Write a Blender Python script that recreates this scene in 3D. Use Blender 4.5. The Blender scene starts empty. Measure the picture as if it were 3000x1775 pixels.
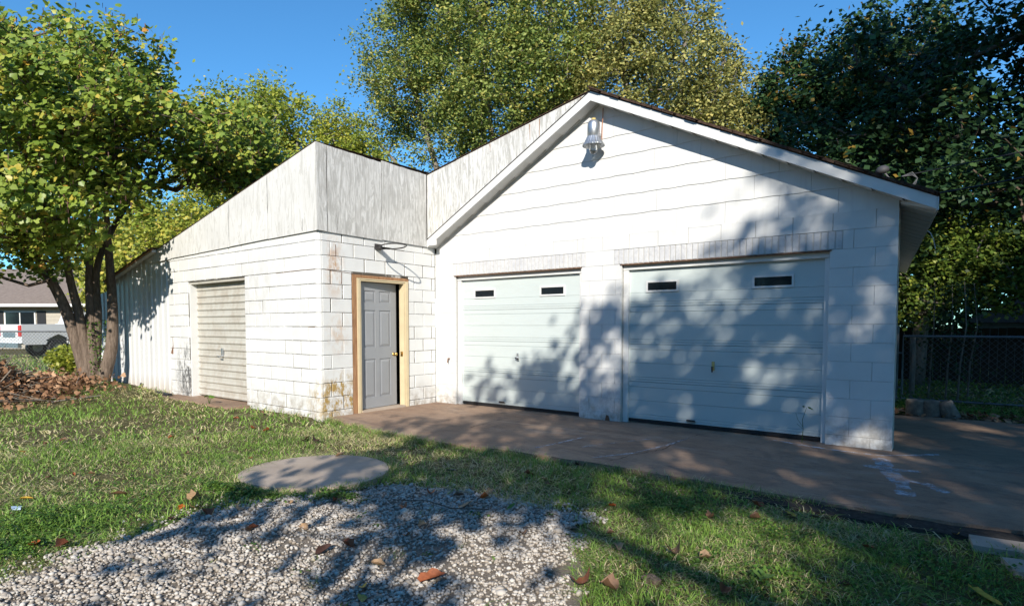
import bpy, bmesh, math, random
import numpy as np
from mathutils import Vector, Matrix
random.seed(7)
rng = np.random.default_rng(11)
SC = bpy.context.scene
COL = SC.collection
R = math.radians

# ------------------------------------------------------------------ camera
cam_d = bpy.data.cameras.new('camera')
cam_d.sensor_width = 36.0
cam_d.lens = 1742.945 / 3000 * 36
cam_d.shift_y = (1040.48 - 887.5) / 3000
cam_d.clip_start = 0.05
cam_d.clip_end = 2000
cam = bpy.data.objects.new('camera', cam_d)
COL.objects.link(cam)
CAM = Vector((0, -7.3531, 1.3163))
cam.location = CAM
cam.rotation_euler = (math.pi / 2 - 0.04914, 0, 0.6540)
SC.camera = cam

# ------------------------------------------------------------------ sky, sun
SUN_EL, SUN_AZ = 27.0, 33.0          # azimuth measured from -Y towards +X
to_sun = Vector((math.cos(R(SUN_EL)) * math.sin(R(SUN_AZ)), -math.cos(R(SUN_EL)) * math.cos(R(SUN_AZ)), math.sin(R(SUN_EL))))
w = bpy.data.worlds.new('World')
SC.world = w
w.use_nodes = True
nt = w.node_tree
bg = nt.nodes['Background']
sky = nt.nodes.new('ShaderNodeTexSky')
sky.sky_type = 'NISHITA'
sky.sun_disc = False
sky.sun_elevation = R(SUN_EL)
sky.sun_rotation = R(180 - SUN_AZ)
sky.altitude = 300
sky.air_density = 1.0
sky.dust_density = 0.0
sky.ozone_density = 4.0
bg.inputs[1].default_value = 0.128
tint_n = nt.nodes.new('ShaderNodeMix'); tint_n.data_type = 'RGBA'; tint_n.blend_type = 'MULTIPLY'
tint_n.inputs[0].default_value = 1.0
tint_n.inputs[7].default_value = (0.55, 1.02, 1.20, 1)
nt.links.new(sky.outputs[0], tint_n.inputs[6])
nt.links.new(tint_n.outputs[2], bg.inputs[0])
sun_d = bpy.data.lights.new('sun', 'SUN')
sun_d.energy = 5.0
sun_d.angle = R(0.53)
sun_d.color = (1.0, 0.935, 0.82)
sun = bpy.data.objects.new('sun', sun_d)
COL.objects.link(sun)
sun.rotation_euler = to_sun.to_track_quat('Z', 'Y').to_euler()
SC.view_settings.view_transform = 'Standard'
SC.view_settings.look = 'None'
SC.view_settings.exposure = 0.36
SC.view_settings.gamma = 1.0
SC.view_settings.use_curve_mapping = False
SC.render.engine = 'CYCLES'
SC.cycles.max_bounces = 6
SC.cycles.transparent_max_bounces = 8


# ------------------------------------------------------------------ materials
class Mat:
    def __init__(s, name):
        s.m = bpy.data.materials.new(name)
        s.m.use_nodes = True
        s.t = s.m.node_tree
        s.b = s.t.nodes['Principled BSDF']
        s._pos = None

    def n(s, typ, **kw):
        nd = s.t.nodes.new(typ)
        for k, v in kw.items():
            setattr(nd, k, v)
        return nd

    def l(s, a, b):
        s.t.links.new(a, b)

    def pos(s):
        if s._pos is None:
            s._pos = s.n('ShaderNodeNewGeometry').outputs['Position']
        return s._pos

    def vec(s, scale=(1, 1, 1)):
        mp = s.n('ShaderNodeMapping')
        mp.inputs['Scale'].default_value = scale
        s.l(s.pos(), mp.inputs[0])
        return mp.outputs[0]

    def noise(s, scale, detail=4, rough=.55, sc=(1, 1, 1), dist=0):
        nd = s.n('ShaderNodeTexNoise')
        nd.inputs['Scale'].default_value = scale
        nd.inputs['Detail'].default_value = detail
        nd.inputs['Roughness'].default_value = rough
        nd.inputs['Distortion'].default_value = dist
        s.l(s.vec(sc), nd.inputs['Vector'])
        return nd.outputs['Fac']

    def ramp(s, f, stops):
        nd = s.n('ShaderNodeValToRGB')
        cr = nd.color_ramp
        while len(cr.elements) < len(stops):
            cr.elements.new(.5)
        for e, (p, c) in zip(cr.elements, stops):
            e.position = p
            if not isinstance(c, (tuple, list)):
                c = (c, c, c)
            e.color = (*c[:3], 1)
        s.l(f, nd.inputs[0])
        return nd.outputs[0]

    def mix(s, f, a, b, mode='MIX'):
        nd = s.n('ShaderNodeMix', data_type='RGBA', blend_type=mode)
        for val, i in ((f, 0), (a, 6), (b, 7)):
            if isinstance(val, (int, float)):
                nd.inputs[i].default_value = val if i == 0 else (val, val, val, 1)
            elif isinstance(val, tuple):
                nd.inputs[i].default_value = (*val, 1)
            else:
                s.l(val, nd.inputs[i])
        return nd.outputs[2]

    def math(s, op, a, b=None, clamp=False):
        nd = s.n('ShaderNodeMath', operation=op, use_clamp=clamp)
        for i, v in enumerate((a, b)):
            if v is None:
                continue
            if isinstance(v, (int, float)):
                nd.inputs[i].default_value = v
            else:
                s.l(v, nd.inputs[i])
        return nd.outputs[0]

    def sepz(s):
        nd = s.n('ShaderNodeSeparateXYZ')
        s.l(s.pos(), nd.inputs[0])
        return nd.outputs

    def spot(s, c, r, stretch=(1, 1, 1)):
        """1 inside a soft blob of radius r around world point c"""
        v = s.n('ShaderNodeVectorMath', operation='SUBTRACT')
        s.l(s.pos(), v.inputs[0])
        v.inputs[1].default_value = c
        v2 = s.n('ShaderNodeVectorMath', operation='MULTIPLY')
        s.l(v.outputs[0], v2.inputs[0])
        v2.inputs[1].default_value = stretch
        v3 = s.n('ShaderNodeVectorMath', operation='LENGTH')
        s.l(v2.outputs[0], v3.inputs[0])
        return s.math('SUBTRACT', 1.0, s.math('DIVIDE', v3.outputs['Value'], r), clamp=True)

    def col(s, c, rough=.7, spec=.3, metal=0.0):
        if isinstance(c, tuple):
            s.b.inputs['Base Color'].default_value = (*c, 1)
        else:
            s.l(c, s.b.inputs['Base Color'])
        s.b.inputs['Roughness'].default_value = rough
        s.b.inputs['Specular IOR Level'].default_value = spec
        s.b.inputs['Metallic'].default_value = metal
        return s

    def bump(s, h, strength=.3, dist=.01):
        nd = s.n('ShaderNodeBump')
        nd.inputs['Strength'].default_value = strength
        nd.inputs['Distance'].default_value = dist
        s.l(h, nd.inputs['Height'])
        s.l(nd.outputs[0], s.b.inputs['Normal'])
        return s


def simple(name, c, rough=.7, spec=.3, metal=0.0, var=.12, scale=8):
    m = Mat(name)
    f = m.noise(scale, 4)
    a = tuple(x * (1 - var) for x in c)
    b = tuple(min(1, x * (1 + var)) for x in c)
    m.col(m.ramp(f, [(.3, a), (.7, b)]), rough, spec, metal)
    return m.m


def block_paint(name, stains):
    m = Mat(name)
    base = m.ramp(m.noise(2.2, 5), [(.3, (.62, .62, .615)), (.65, (.70, .70, .69))])
    streak = m.noise(9, 5, .6, (1, 1, .16))
    base = m.mix(m.ramp(streak, [(.60, 0.0), (.8, .5)]), base, (.50, .49, .46))
    z = m.sepz()[2]
    low = m.math('MULTIPLY', m.math('SUBTRACT', 1.0, m.math('DIVIDE', z, .42), clamp=True), m.ramp(m.noise(7, 6, .7), [(.42, 0.0), (.72, 1.0)]))
    base = m.mix(m.math('MULTIPLY', low, 1.4, clamp=True), base, (.34, .30, .25))
    chip = m.ramp(m.noise(26, 6, .75), [(.70, 0.0), (.74, 1.0)])
    base = m.mix(m.math('MULTIPLY', chip, .8), base, (.42, .40, .37))
    for c, r, st, colr, k in stains:
        sp = m.spot(c, r, st)
        f = m.math('MULTIPLY', sp, m.ramp(m.noise(11, 7, .75, (1, 1, .55)), [(.44, 0.0), (.60, 1.0)]))
        base = m.mix(m.math('MULTIPLY', f, k, clamp=True), base, colr)
    m.col(base, .75, .25)
    m.bump(m.noise(70, 5, .7), .35, .004)
    return m.m


M = {}
M['paint_facade'] = block_paint('painted_block_facade', [((-.65, 0, .1), .42, (1, 1, 1.3), (.3, .3, .3), .9), ((-3.9, 0, .3), .4, (1, 1, .8), (.45, .45, .46), .8)])
M['paint_annex'] = block_paint('painted_block_annex', [
    ((-7.29, -2.0, .25), .50, (1, 1, 1.1), (.36, .24, .08), 2.6), ((-7.29, -2.05, 2.15), .45, (1, 2.2, .8), (.45, .26, .13), 1.0),
    ((-7.29, -2.0, 1.2), .40, (1, 1.6, 1), (.50, .33, .20), .7), ((-11.4, -2.3, .4), .5, (1, 1, .7), (.12, .12, .12), 2.0),
    ((-8.9, -2.3, 1.9), .9, (1, 1, 1), (.55, .54, .52), .8)])


def mortar_mat(name, lo, hi):
    m = Mat(name)
    f = m.noise(5, 6, .7)
    m.col(m.ramp(f, [(lo, (.50, .49, .47)), (hi, (.10, .085, .07))]), .9, .1)
    return m.m


M['mortar_facade'] = mortar_mat('mortar_facade', .72, .86)
M['mortar_annex'] = mortar_mat('mortar_annex', .38, .50)
m = Mat('soldier_brick_paint')
m.col(m.mix(m.ramp(m.noise(18, 6, .7), [(.45, 0.0), (.72, .8)]), m.ramp(m.noise(3, 3), [(.3, (.54, .54, .56)), (.7, (.64, .64, .64))]), (.42, .42, .44)), .8, .2)
m.bump(m.noise(60, 5, .7), .4, .004)
M['brick'] = m.m
m = Mat('shingle_paint')
m.col(m.mix(m.ramp(m.noise(14, 4, .6, (1, 1, .08)), [(.5, 0.0), (.75, .35)]), m.ramp(m.noise(1.5, 4), [(.35, (.65, .65, .645)), (.65, (.71, .71, .70))]), (.50, .50, .48)), .7, .3)
m.bump(m.noise(90, 3, .6, (1, 1, .05)), .2, .002)
M['shingle'] = m.m
M['trim'] = simple('white_trim', (.69, .69, .68), .45, .4, var=.04, scale=3)
M['soffit'] = simple('vinyl_soffit', (.56, .555, .54), .5, .4, var=.06, scale=3)
M['dark_gap'] = simple('gap_shadow', (.03, .028, .026), .9, .1)
m = Mat('brown_roof_shingle')
m.col(m.ramp(m.noise(30, 5, .7), [(.3, (.025, .017, .014)), (.7, (.115, .072, .052))]), .95, .1)
m.bump(m.noise(60, 4), .6, .01)
M['roof'] = m.m


def plywood(name, grey, ks):
    m = Mat(name)
    g1 = m.noise(5.0, 9, .72, (5.5, 5.5, .42), 1.2)
    g2 = m.noise(3.2, 8, .7, (3.0, 3.0, .55), 2.4)
    w1 = m.ramp(g1, [(.48 - ks, 0.0), (.60, 1.0)])
    w2 = m.ramp(g2, [(.50 - ks * .6, 0.0), (.57, 1.0)])
    base = m.ramp(m.noise(1.3, 4), [(.3, (.60, .595, .58)), (.7, (.69, .685, .67))])
    c = m.mix(m.math('MULTIPLY', w1, .85), base, grey)
    c = m.mix(m.math('MULTIPLY', w2, .65), c, tuple(x * .85 for x in grey))
    dk = m.ramp(m.noise(6, 6, .8, (9, 9, .3)), [(.70, 0.0), (.76, 1.0)])
    c = m.mix(m.math('MULTIPLY', dk, .7), c, (.16, .15, .14))
    m.col(c, .85, .15)
    m.bump(g1, .5, .006)
    return m.m


M['ply_side'] = plywood('weathered_plywood_grey', (.40, .39, .37), .05)
M['ply_front'] = plywood('weathered_plywood_white', (.56, .55, .52), -.04)
M['ply_garage'] = plywood('weathered_plywood_streaked', (.42, .41, .38), -.01)
m = Mat('siding_metal_white')
m.col(m.mix(m.math('MULTIPLY', m.math('SUBTRACT', 1.0, m.math('DIVIDE', m.sepz()[2], .35), clamp=True), .6), m.ramp(m.noise(2, 4, .6, (1, 1, .2)), [(.3, (.60, .61, .62)), (.7, (.68, .68, .68))]), (.45, .34, .25)), .45, .5)
M['siding'] = m.m
m = Mat('overhead_door_paint')
m.col(m.mix(m.ramp(m.noise(8, 5, .7, (.3, 1, 1)), [(.5, 0.0), (.8, .3)]), (.54, .595, .59), (.44, .47, .455)), .38, .45)
M['door'] = m.m
m = Mat('rollup_door_paint')
m.col(m.mix(m.ramp(m.noise(6, 6, .7, (1, 1, .5)), [(.42, 0.0), (.75, .9)]), (.50, .485, .44), (.36, .31, .25)), .45, .4)
M['rollup'] = m.m
M['grey_door'] = simple('grey_door_paint', (.29, .30, .32), .4, .4, var=.04, scale=3)
m = Mat('rough_wood')
m.col(m.ramp(m.noise(8, 7, .7, (4, 4, .5)), [(.3, (.20, .10, .05)), (.7, (.42, .24, .13))]), .85, .2)
M['rough_wood'] = m.m
M['cream'] = simple('cream_trim', (.62, .51, .33), .6, .3, var=.08, scale=6)
M['brass'] = simple('brass', (.75, .52, .18), .25, .5, 1.0)
M['steel'] = simple('galvanised_steel', (.55, .57, .60), .38, .5, .85, var=.15)
M['wire'] = simple('dull_fence_steel', (.16, .17, .18), .6, .3, .3, var=.2)
M['darksteel'] = simple('dark_iron', (.06, .055, .055), .5, .5, .5)
M['rust'] = simple('rusty_steel', (.20, .11, .07), .8, .3, .2, var=.5, scale=30)
M['copper'] = simple('copper_cable', (.40, .18, .10), .5, .4)
M['yellow'] = simple('yellow_plastic', (.55, .42, .16), .5, .3)
M['black'] = simple('black_rubber', (.02, .02, .022), .5, .4)
M['cable'] = simple('weathered_cable', (.13, .13, .14), .6, .3)
M['head'] = simple('weatherhead_grey', (.06, .06, .065), .6, .3)
m = Mat('window_glass')
m.col((.012, .016, .02), .08, .6)
M['glass'] = m.m
m = Mat('clear_glass')
m.b.inputs['Transmission Weight'].default_value = 1.0
m.b.inputs['Base Color'].default_value = (.95, .95, .93, 1)
m.b.inputs['Roughness'].default_value = .03
M['clear'] = m.m
m = Mat('concrete_slab')
c = m.ramp(m.noise(1.1, 6, .65), [(.3, (.29, .185, .125)), (.7, (.47, .325, .225))])
c = m.mix(m.ramp(m.noise(3.0, 7, .7), [(.54, 0.0), (.72, .7)]), c, (.16, .115, .09))
c = m.mix(m.ramp(m.noise(.9, 6, .8, (1, 2.2, 1), 1.0), [(.50, 0.0), (.62, .55)]), c, (.17, .125, .10))
c = m.mix(m.ramp(m.noise(1.6, 8, .75, (.5, 1.6, 1), 1.4), [(.55, 0.0), (.70, .45)]), c, (.56, .47, .40))
c = m.mix(m.ramp(m.noise(11, 7, .8), [(.52, 0.0), (.70, .5)]), c, (.15, .10, .075))
c = m.mix(m.ramp(m.noise(140, 3, .8), [(.35, .45), (.65, 0.0)]), c, (.10, .08, .07))
c = m.mix(m.ramp(m.noise(90, 2, .8), [(.68, 0.0), (.76, .5)]), c, (.55, .50, .45))
m.col(c, .85, .2)
m.bump(m.noise(120, 4, .7), .5, .004)
M['slab'] = m.m
m = Mat('chalk_paint')
fac = m.ramp(m.noise(9, 7, .75, (1, 1, 1), .6), [(.40, 0.0), (.64, .85)])
tr = m.n('ShaderNodeBsdfTransparent')
mx = m.n('ShaderNodeMixShader')
m.col((.60, .61, .66), .9, .1)
m.l(fac, mx.inputs[0]); m.l(tr.outputs[0], mx.inputs[1]); m.l(m.b.outputs[0], mx.inputs[2])
m.l(mx.outputs[0], m.t.nodes['Material Output'].inputs[0])
M['chalk'] = m.m
m = Mat('smooth_concrete')
c = m.ramp(m.noise(2.4, 6, .6), [(.3, (.36, .29, .23)), (.7, (.50, .41, .335))])
c = m.mix(m.ramp(m.noise(5, 6, .75), [(.60, 0.0), (.76, .6)]), c, (.20, .15, .11))
c = m.mix(m.ramp(m.noise(160, 3, .8), [(.35, .25), (.6, 0.0)]), c, (.2, .17, .15))
m.col(c, .85, .2)
m.bump(m.noise(90, 4), .25, .003)
M['pad'] = m.m
M['stub'] = simple('weathered_concrete', (.20, .175, .15), .9, .15, var=.35, scale=14)
m = Mat('soil')
c = m.ramp(m.noise(3.0, 8, .7), [(.3, (.06, .05, .025)), (.5, (.11, .10, .045)), (.7, (.20, .165, .095))])
m.col(c, .95, .1)
m.bump(m.noise(25, 6, .7), 1.0, .03)
M['soil'] = m.m
m = Mat('gravel_bed')
m.col(m.ramp(m.noise(60, 6, .7), [(.3, (.13, .105, .08)), (.7, (.32, .27, .22))]), .95, .1)
m.bump(m.noise(150, 4), 1.0, .01)
M['bed'] = m.m


def tinted(name, stops, rough=.6, spec=.3, transl=0.0):
    """colour from a per-face attribute called tint: every leaf or blade has its own colour"""
    m = Mat(name)
    at = m.n('ShaderNodeAttribute', attribute_name='tint')
    c = m.ramp(at.outputs['Fac'], stops)
    m.col(c, rough, spec)
    if transl:
        tr = m.n('ShaderNodeBsdfTranslucent')
        mx = m.n('ShaderNodeMixShader')
        mx.inputs[0].default_value = transl
        m.l(c, tr.inputs[0])
        m.l(m.b.outputs[0], mx.inputs[1]); m.l(tr.outputs[0], mx.inputs[2])
        m.l(mx.outputs[0], m.t.nodes['Material Output'].inputs[0])
    return m.m


M['stone'] = tinted('gravel_stone', [(0, (.20, .165, .13)), (.25, (.32, .275, .23)), (.6, (.45, .405, .355)), (1, (.60, .56, .51))], .9, .15)
M['grass'] = tinted('grass_blades', [(0, (.09, .17, .03)), (.35, (.21, .35, .06)), (.6, (.31, .46, .10)), (.72, (.50, .45, .20)), (1, (.78, .67, .42))], .5, .35, .3)
M['weed'] = tinted('weed_leaves', [(0, (.04, .10, .015)), (.6, (.10, .20, .03)), (1, (.18, .29, .05))], .45, .35, .3)
M['redbud'] = tinted('redbud_leaves', [(0, (.07, .13, .02)), (.35, (.19, .28, .04)), (.75, (.34, .42, .07)), (.90, (.46, .45, .08)), (.955, (.62, .45, .07)), (1, (.60, .26, .05))], .42, .45, .35)
M['pods'] = tinted('seed_pods', [(0, (.07, .035, .025)), (1, (.18, .10, .08))], .7, .2, .1)
M['pear'] = tinted('pear_leaves', [(0, (.07, .12, .03)), (.45, (.21, .27, .06)), (.85, (.38, .40, .11)), (1, (.55, .47, .12))], .45, .4, .3)
M['olive'] = tinted('olive_leaves', [(0, (.12, .14, .04)), (.5, (.33, .32, .095)), (.85, (.50, .455, .15)), (1, (.62, .52, .17))], .45, .4, .3)
M['gold'] = tinted('yellow_green_leaves', [(0, (.11, .16, .025)), (.5, (.32, .37, .05)), (.9, (.50, .48, .08)), (1, (.65, .53, .09))], .45, .4, .35)
M['dark'] = tinted('dark_leaves', [(0, (.012, .035, .014)), (.6, (.035, .08, .025)), (.95, (.07, .13, .035)), (1, (.25, .16, .03))], .5, .3, .25)  # leaf colour set dark to stand for the deep shade over the right trees
M['ivy'] = tinted('vine_leaves', [(0, (.04, .08, .015)), (.5, (.12, .19, .03)), (1, (.32, .36, .06))], .45, .4, .35)
M['dry'] = tinted('dry_leaves', [(0, (.10, .05, .03)), (.5, (.33, .18, .10)), (1, (.58, .37, .23))], .7, .2, .15)
m = Mat('bark')
m.col(m.ramp(m.noise(10, 7, .7, (3, 3, .6)), [(.3, (.09, .065, .05)), (.7, (.28, .215, .17))]), .9, .15)
m.bump(m.noise(12, 6, .7, (4, 4, .5)), 1.0, .03)
M['bark'] = m.m
m = Mat('pale_bark')
m.col(m.ramp(m.noise(7, 7, .7, (3, 3, .6)), [(.3, (.10, .085, .07)), (.7, (.30, .26, .22))]), .9, .15)
M['pale_bark'] = m.m


# ------------------------------------------------------------------ mesh helpers
class MB:
    def __init__(s):
        s.v = []; s.f = []

    def box(s, x0, y0, z0, x1, y1, z1):
        b = len(s.v)
        s.v += [(x, y, z) for z in (z0, z1) for y in (y0, y1) for x in (x0, x1)]
        s.f += [tuple(b + i for i in q) for q in ((0, 2, 3, 1), (4, 5, 7, 6), (0, 1, 5, 4), (2, 6, 7, 3), (0, 4, 6, 2), (1, 3, 7, 5))]
        return s

    def prism(s, poly, a, b, axis):
        """poly of (u,v) extruded from a to b along axis (0: yz poly, 1: xz poly, 2: xy poly)"""
        n = len(poly); k = len(s.v)
        for t in (a, b):
            for u, v in poly:
                s.v.append((t, u, v) if axis == 0 else (u, t, v) if axis == 1 else (u, v, t))
        s.f.append(tuple(range(k, k + n))[::-1]); s.f.append(tuple(range(k + n, k + 2 * n)))
        for i in range(n):
            j = (i + 1) % n
            s.f.append((k + i, k + j, k + n + j, k + n + i))
        return s

    def tube(s, pts, r, n=6, cap=True):
        pts = [Vector(p) for p in pts]
        if not hasattr(r, '__len__'):
            r = [r] * len(pts)
        k = len(s.v)
        up = None
        for i, p in enumerate(pts):
            d = (pts[min(i + 1, len(pts) - 1)] - pts[max(i - 1, 0)]).normalized()
            if up is None:
                up = d.orthogonal().normalized()
            up = (up - d * up.dot(d)).normalized()
            sd = d.cross(up)
            for j in range(n):
                a = 2 * math.pi * j / n
                s.v.append(tuple(p + (up * math.cos(a) + sd * math.sin(a)) * r[i]))
        for i in range(len(pts) - 1):
            for j in range(n):
                j2 = (j + 1) % n
                s.f.append((k + i * n + j, k + i * n + j2, k + (i + 1) * n + j2, k + (i + 1) * n + j))
        if cap:
            s.f.append(tuple(k + j for j in range(n))[::-1])
            s.f.append(tuple(k + (len(pts) - 1) * n + j for j in range(n)))
        return s

    def lathe(s, prof, c, n=20, axis=(0, 0, 1)):
        k = len(s.v)
        q = Vector((0, 0, 1)).rotation_difference(Vector(axis))
        c = Vector(c)
        for (r, z) in prof:
            for j in range(n):
                a = 2 * math.pi * j / n
                s.v.append(tuple(c + q @ Vector((r * math.cos(a), r * math.sin(a), z))))
        for i in range(len(prof) - 1):
            for j in range(n):
                j2 = (j + 1) % n
                s.f.append((k + i * n + j, k + i * n + j2, k + (i + 1) * n + j2, k + (i + 1) * n + j))
        return s

    def mesh(s, name, mat, smooth=False):
        me = bpy.data.meshes.new(name)
        me.from_pydata(s.v, [], s.f)
        bm = bmesh.new(); bm.from_mesh(me)
        bmesh.ops.recalc_face_normals(bm, faces=bm.faces)
        big = [f for f in bm.faces if len(f.verts) > 8]
        if big:
            bmesh.ops.triangulate(bm, faces=big)
        bm.to_mesh(me); bm.free()
        if mat:
            me.materials.append(mat)
        if smooth:
            me.polygons.foreach_set('use_smooth', [True] * len(me.polygons))
        return me

    def build(s, name, mat, parent=None, smooth=False, **kw):
        return obj(name, s.mesh(name, mat, smooth), parent, **kw)


def obj(name, me, parent=None, loc=None, **kw):
    o = bpy.data.objects.new(name, me)
    COL.objects.link(o)
    if parent is not None:
        o.parent = parent
    if loc is not None:
        o.location = loc
    for k, v in kw.items():
        o[k] = v
    return o


def thing(name, label, category, loc=(0, 0, 0), group=None):
    o = bpy.data.objects.new(name, None)
    COL.objects.link(o)
    o.empty_display_size = .1
    o.location = loc
    o['label'] = label; o['category'] = category
    if group:
        o['group'] = group
    return o


def arrmesh(name, verts, faces, mat, tint=None, smooth=False):
    """verts (N,3), faces (M,k) arrays -> mesh; tint per face"""
    verts = np.asarray(verts, np.float32).reshape(-1, 3)
    faces = np.asarray(faces, np.int32)
    mcount, k = faces.shape
    me = bpy.data.meshes.new(name)
    me.vertices.add(len(verts)); me.vertices.foreach_set('co', verts.ravel())
    me.loops.add(mcount * k); me.loops.foreach_set('vertex_index', faces.ravel())
    me.polygons.add(mcount)
    me.polygons.foreach_set('loop_start', np.arange(mcount, dtype=np.int32) * k)
    if smooth:
        me.polygons.foreach_set('use_smooth', np.ones(mcount, bool))
    me.update(calc_edges=True)
    if tint is not None:
        at = me.attributes.new('tint', 'FLOAT', 'FACE')
        at.data.foreach_set('value', np.asarray(tint, np.float32))
    me.materials.append(mat)
    return me


def snoise(x, y, s=1.0, seed=0):
    """cheap smooth value noise, about -1..1"""
    r = np.random.default_rng(seed)
    out = 0
    for i in range(6):
        a = r.uniform(0, 2 * np.pi); fq = s * r.uniform(.6, 2.2); ph = r.uniform(0, 6.28)
        out = out + np.sin((x * np.cos(a) + y * np.sin(a)) * fq + ph + 1.3 * np.sin((y * np.cos(a) - x * np.sin(a)) * fq * .7 + ph * 2))
    return out / 3.2


# ------------------------------------------------------------------ ground
TREE = np.array([-14.35, -2.87])
SLAB = [(-7.285, -2.20), (-6.6, -2.36), (-5.9, -2.47), (-4.9, -2.55), (-3.7, -2.40), (-2.7, -2.36), (-1.5, -2.40), (-.5, -2.44), (.4, -2.36), (3.5, -2.2), (3.5, 3.30), (-.55, 3.12), (-1.3, 2.95), (-1.3, .3), (-7.285, .3)]
GRAVEL = [(-5.6, -8.6), (-4.6, -7.4), (-4.0, -6.6), (-4.15, -5.9), (-4.35, -5.3), (-4.28, -4.95), (-4.12, -4.75), (-3.95, -4.40), (-3.86, -4.05), (-3.55, -3.84), (-3.0, -3.70), (-2.6, -3.74), (-2.25, -3.75), (-2.02, -4.0), (-1.85, -4.3), (-1.62, -4.6), (-1.42, -5.0), (-1.0, -6.0), (-.8, -8.6)]
PAD_C, PAD_R = (-4.66, -4.19), .63


def inside(px, py, poly):
    c = np.zeros(px.shape, bool)
    n = len(poly)
    for i in range(n):
        x0, y0 = poly[i]; x1, y1 = poly[(i + 1) % n]
        cond = ((y0 > py) != (y1 > py)) & (px < (x1 - x0) * (py - y0) / (y1 - y0 + 1e-12) + x0)
        c ^= cond
    return c


def gz(x, y):
    x = np.asarray(x, float); y = np.asarray(y, float)
    z = -.035 + .012 * snoise(x, y, 1.6, 3)
    d = np.hypot((x - TREE[0]) * .55, y - TREE[1] + .5)
    z = z + .22 * np.exp(-(d / 1.1) ** 2)
    far = np.clip((np.hypot(x, y + 7) - 14) / 30, 0, 1)
    z = z - .02 * far
    wall = np.clip((-6.9 - x) / .6, 0, 1) * np.clip(1 - np.abs(y + 2.55) / 1.5, 0, 1)
    z = z + .04 * wall
    # ground stays below the slab
    under = inside(x, y, [(-7.4, -2.5), (-1, -2.6), (3.6, -2.5), (3.6, 3.4), (-7.4, 3.4)])
    z = np.where(under, np.minimum(z, -.06), z)
    return z


gx = np.unique(np.concatenate([np.linspace(-400, -60, 12), np.linspace(-60, -18, 30), np.linspace(-18, 4, 200), np.linspace(4, 40, 20), np.linspace(40, 400, 12)]))
gy = np.unique(np.concatenate([np.linspace(-400, -40, 10), np.linspace(-40, -9, 20), np.linspace(-9, 4, 130), np.linspace(4, 50, 30), np.linspace(50, 400, 12)]))
XX, YY = np.meshgrid(gx, gy)
ZZ = gz(XX, YY)
V = np.stack([XX, YY, ZZ], -1).reshape(-1, 3)
nx, ny = len(gx), len(gy)
I = (np.arange(ny - 1)[:, None] * nx + np.arange(nx - 1)[None]).ravel()
F = np.stack([I, I + 1, I + nx + 1, I + nx], 1)
obj('ground', arrmesh('ground', V, F, M['soil'], smooth=True), kind='structure')

# gravel bed sheet and stones
bed = []
for i, (x, y) in enumerate(GRAVEL):
    x1, y1 = GRAVEL[(i + 1) % len(GRAVEL)]
    for t in np.linspace(0, 1, 6, endpoint=False):
        bed.append((x + (x1 - x) * t + random.gauss(0, .02), y + (y1 - y) * t + random.gauss(0, .02)))
bm = bmesh.new()
vs = [bm.verts.new((x, y, 0)) for x, y in bed]
bm.faces.new(vs)
bmesh.ops.triangulate(bm, faces=bm.faces)
for _ in range(3):
    bmesh.ops.subdivide_edges(bm, edges=[e for e in bm.edges if e.calc_length() > .3], cuts=1)
bmesh.ops.triangulate(bm, faces=[f for f in bm.faces if len(f.verts) > 3])
for v in bm.verts:
    v.co.z = float(gz(v.co.x, v.co.y)) + .010
me = bpy.data.meshes.new('gravel_bed'); bm.to_mesh(me); bm.free(); me.materials.append(M['bed'])
obj('gravel_bed', me, kind='structure')

ico = bmesh.new(); bmesh.ops.create_icosphere(ico, subdivisions=1, radius=1)
IV = np.array([v.co[:] for v in ico.verts]); IF = np.array([[v.index for v in f.verts] for f in ico.faces]); ico.free()
N = 62000
sx = rng.uniform(-5.6, -.8, N); sy = rng.uniform(-7.6, -3.6, N)
edge = .13 * snoise(sx, sy, 5, 9) + .05 * snoise(sx, sy, 17, 19)
k = inside(sx + edge, sy + edge, GRAVEL)
pat = snoise(sx, sy, 2.4, 21)
k &= (rng.random(N) > np.clip((pat - .75) * 2.2, 0, .8))
k &= np.hypot(sx - PAD_C[0], sy - PAD_C[1]) > PAD_R + .02
# dirt band where stones are sparse
band = np.abs((sy + 5.05) - .35 * (sx + 2.6)) < .16 + .08 * snoise(sx, sy, 3, 2)
k &= ~(band & (sx > -3.0) & (sx < -1.9) & (rng.random(N) < .45))
far = np.hypot(sx, sy + 7.35)
sx, sy = sx[k], sy[k]
# stray stones spilling past the edge
ex = rng.normal(0, .13, 1500); idx = rng.integers(0, len(bed) - 40, 1500)
bx = np.array([bed[i][0] for i in idx]) + ex; by = np.array([bed[i][1] for i in idx]) + rng.normal(0, .13, 1500)
sx = np.concatenate([sx, bx]); sy = np.concatenate([sy, by])
n = len(sx)
rad = rng.lognormal(math.log(.0080), .34, n)
ang = rng.uniform(0, 6.28, n)
sc3 = rng.uniform(.72, 1.3, (n, 3)) * np.array([1, 1, .75])
jit = 1 + rng.uniform(-.22, .22, (n, 12, 1))
P = IV[None] * jit * sc3[:, None, :]
ca, sa = np.cos(ang)[:, None], np.sin(ang)[:, None]
P = np.stack([P[..., 0] * ca - P[..., 1] * sa, P[..., 0] * sa + P[..., 1] * ca, P[..., 2]], -1) * rad[:, None, None]
P += np.stack([sx, sy, gz(sx, sy) + .012 + rng.uniform(0, .008, n)], -1)[:, None, :]
FF = IF[None] + (np.arange(n) * 12)[:, None, None]
tint = np.repeat(np.clip(rng.normal(.55, .24, n), 0, 1), 20)
obj('gravel', arrmesh('gravel', P.reshape(-1, 3), FF.reshape(-1, 3), M['stone'], tint), kind='stuff', label='pale crushed gravel spread over the drive in the foreground', category='gravel')

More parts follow.
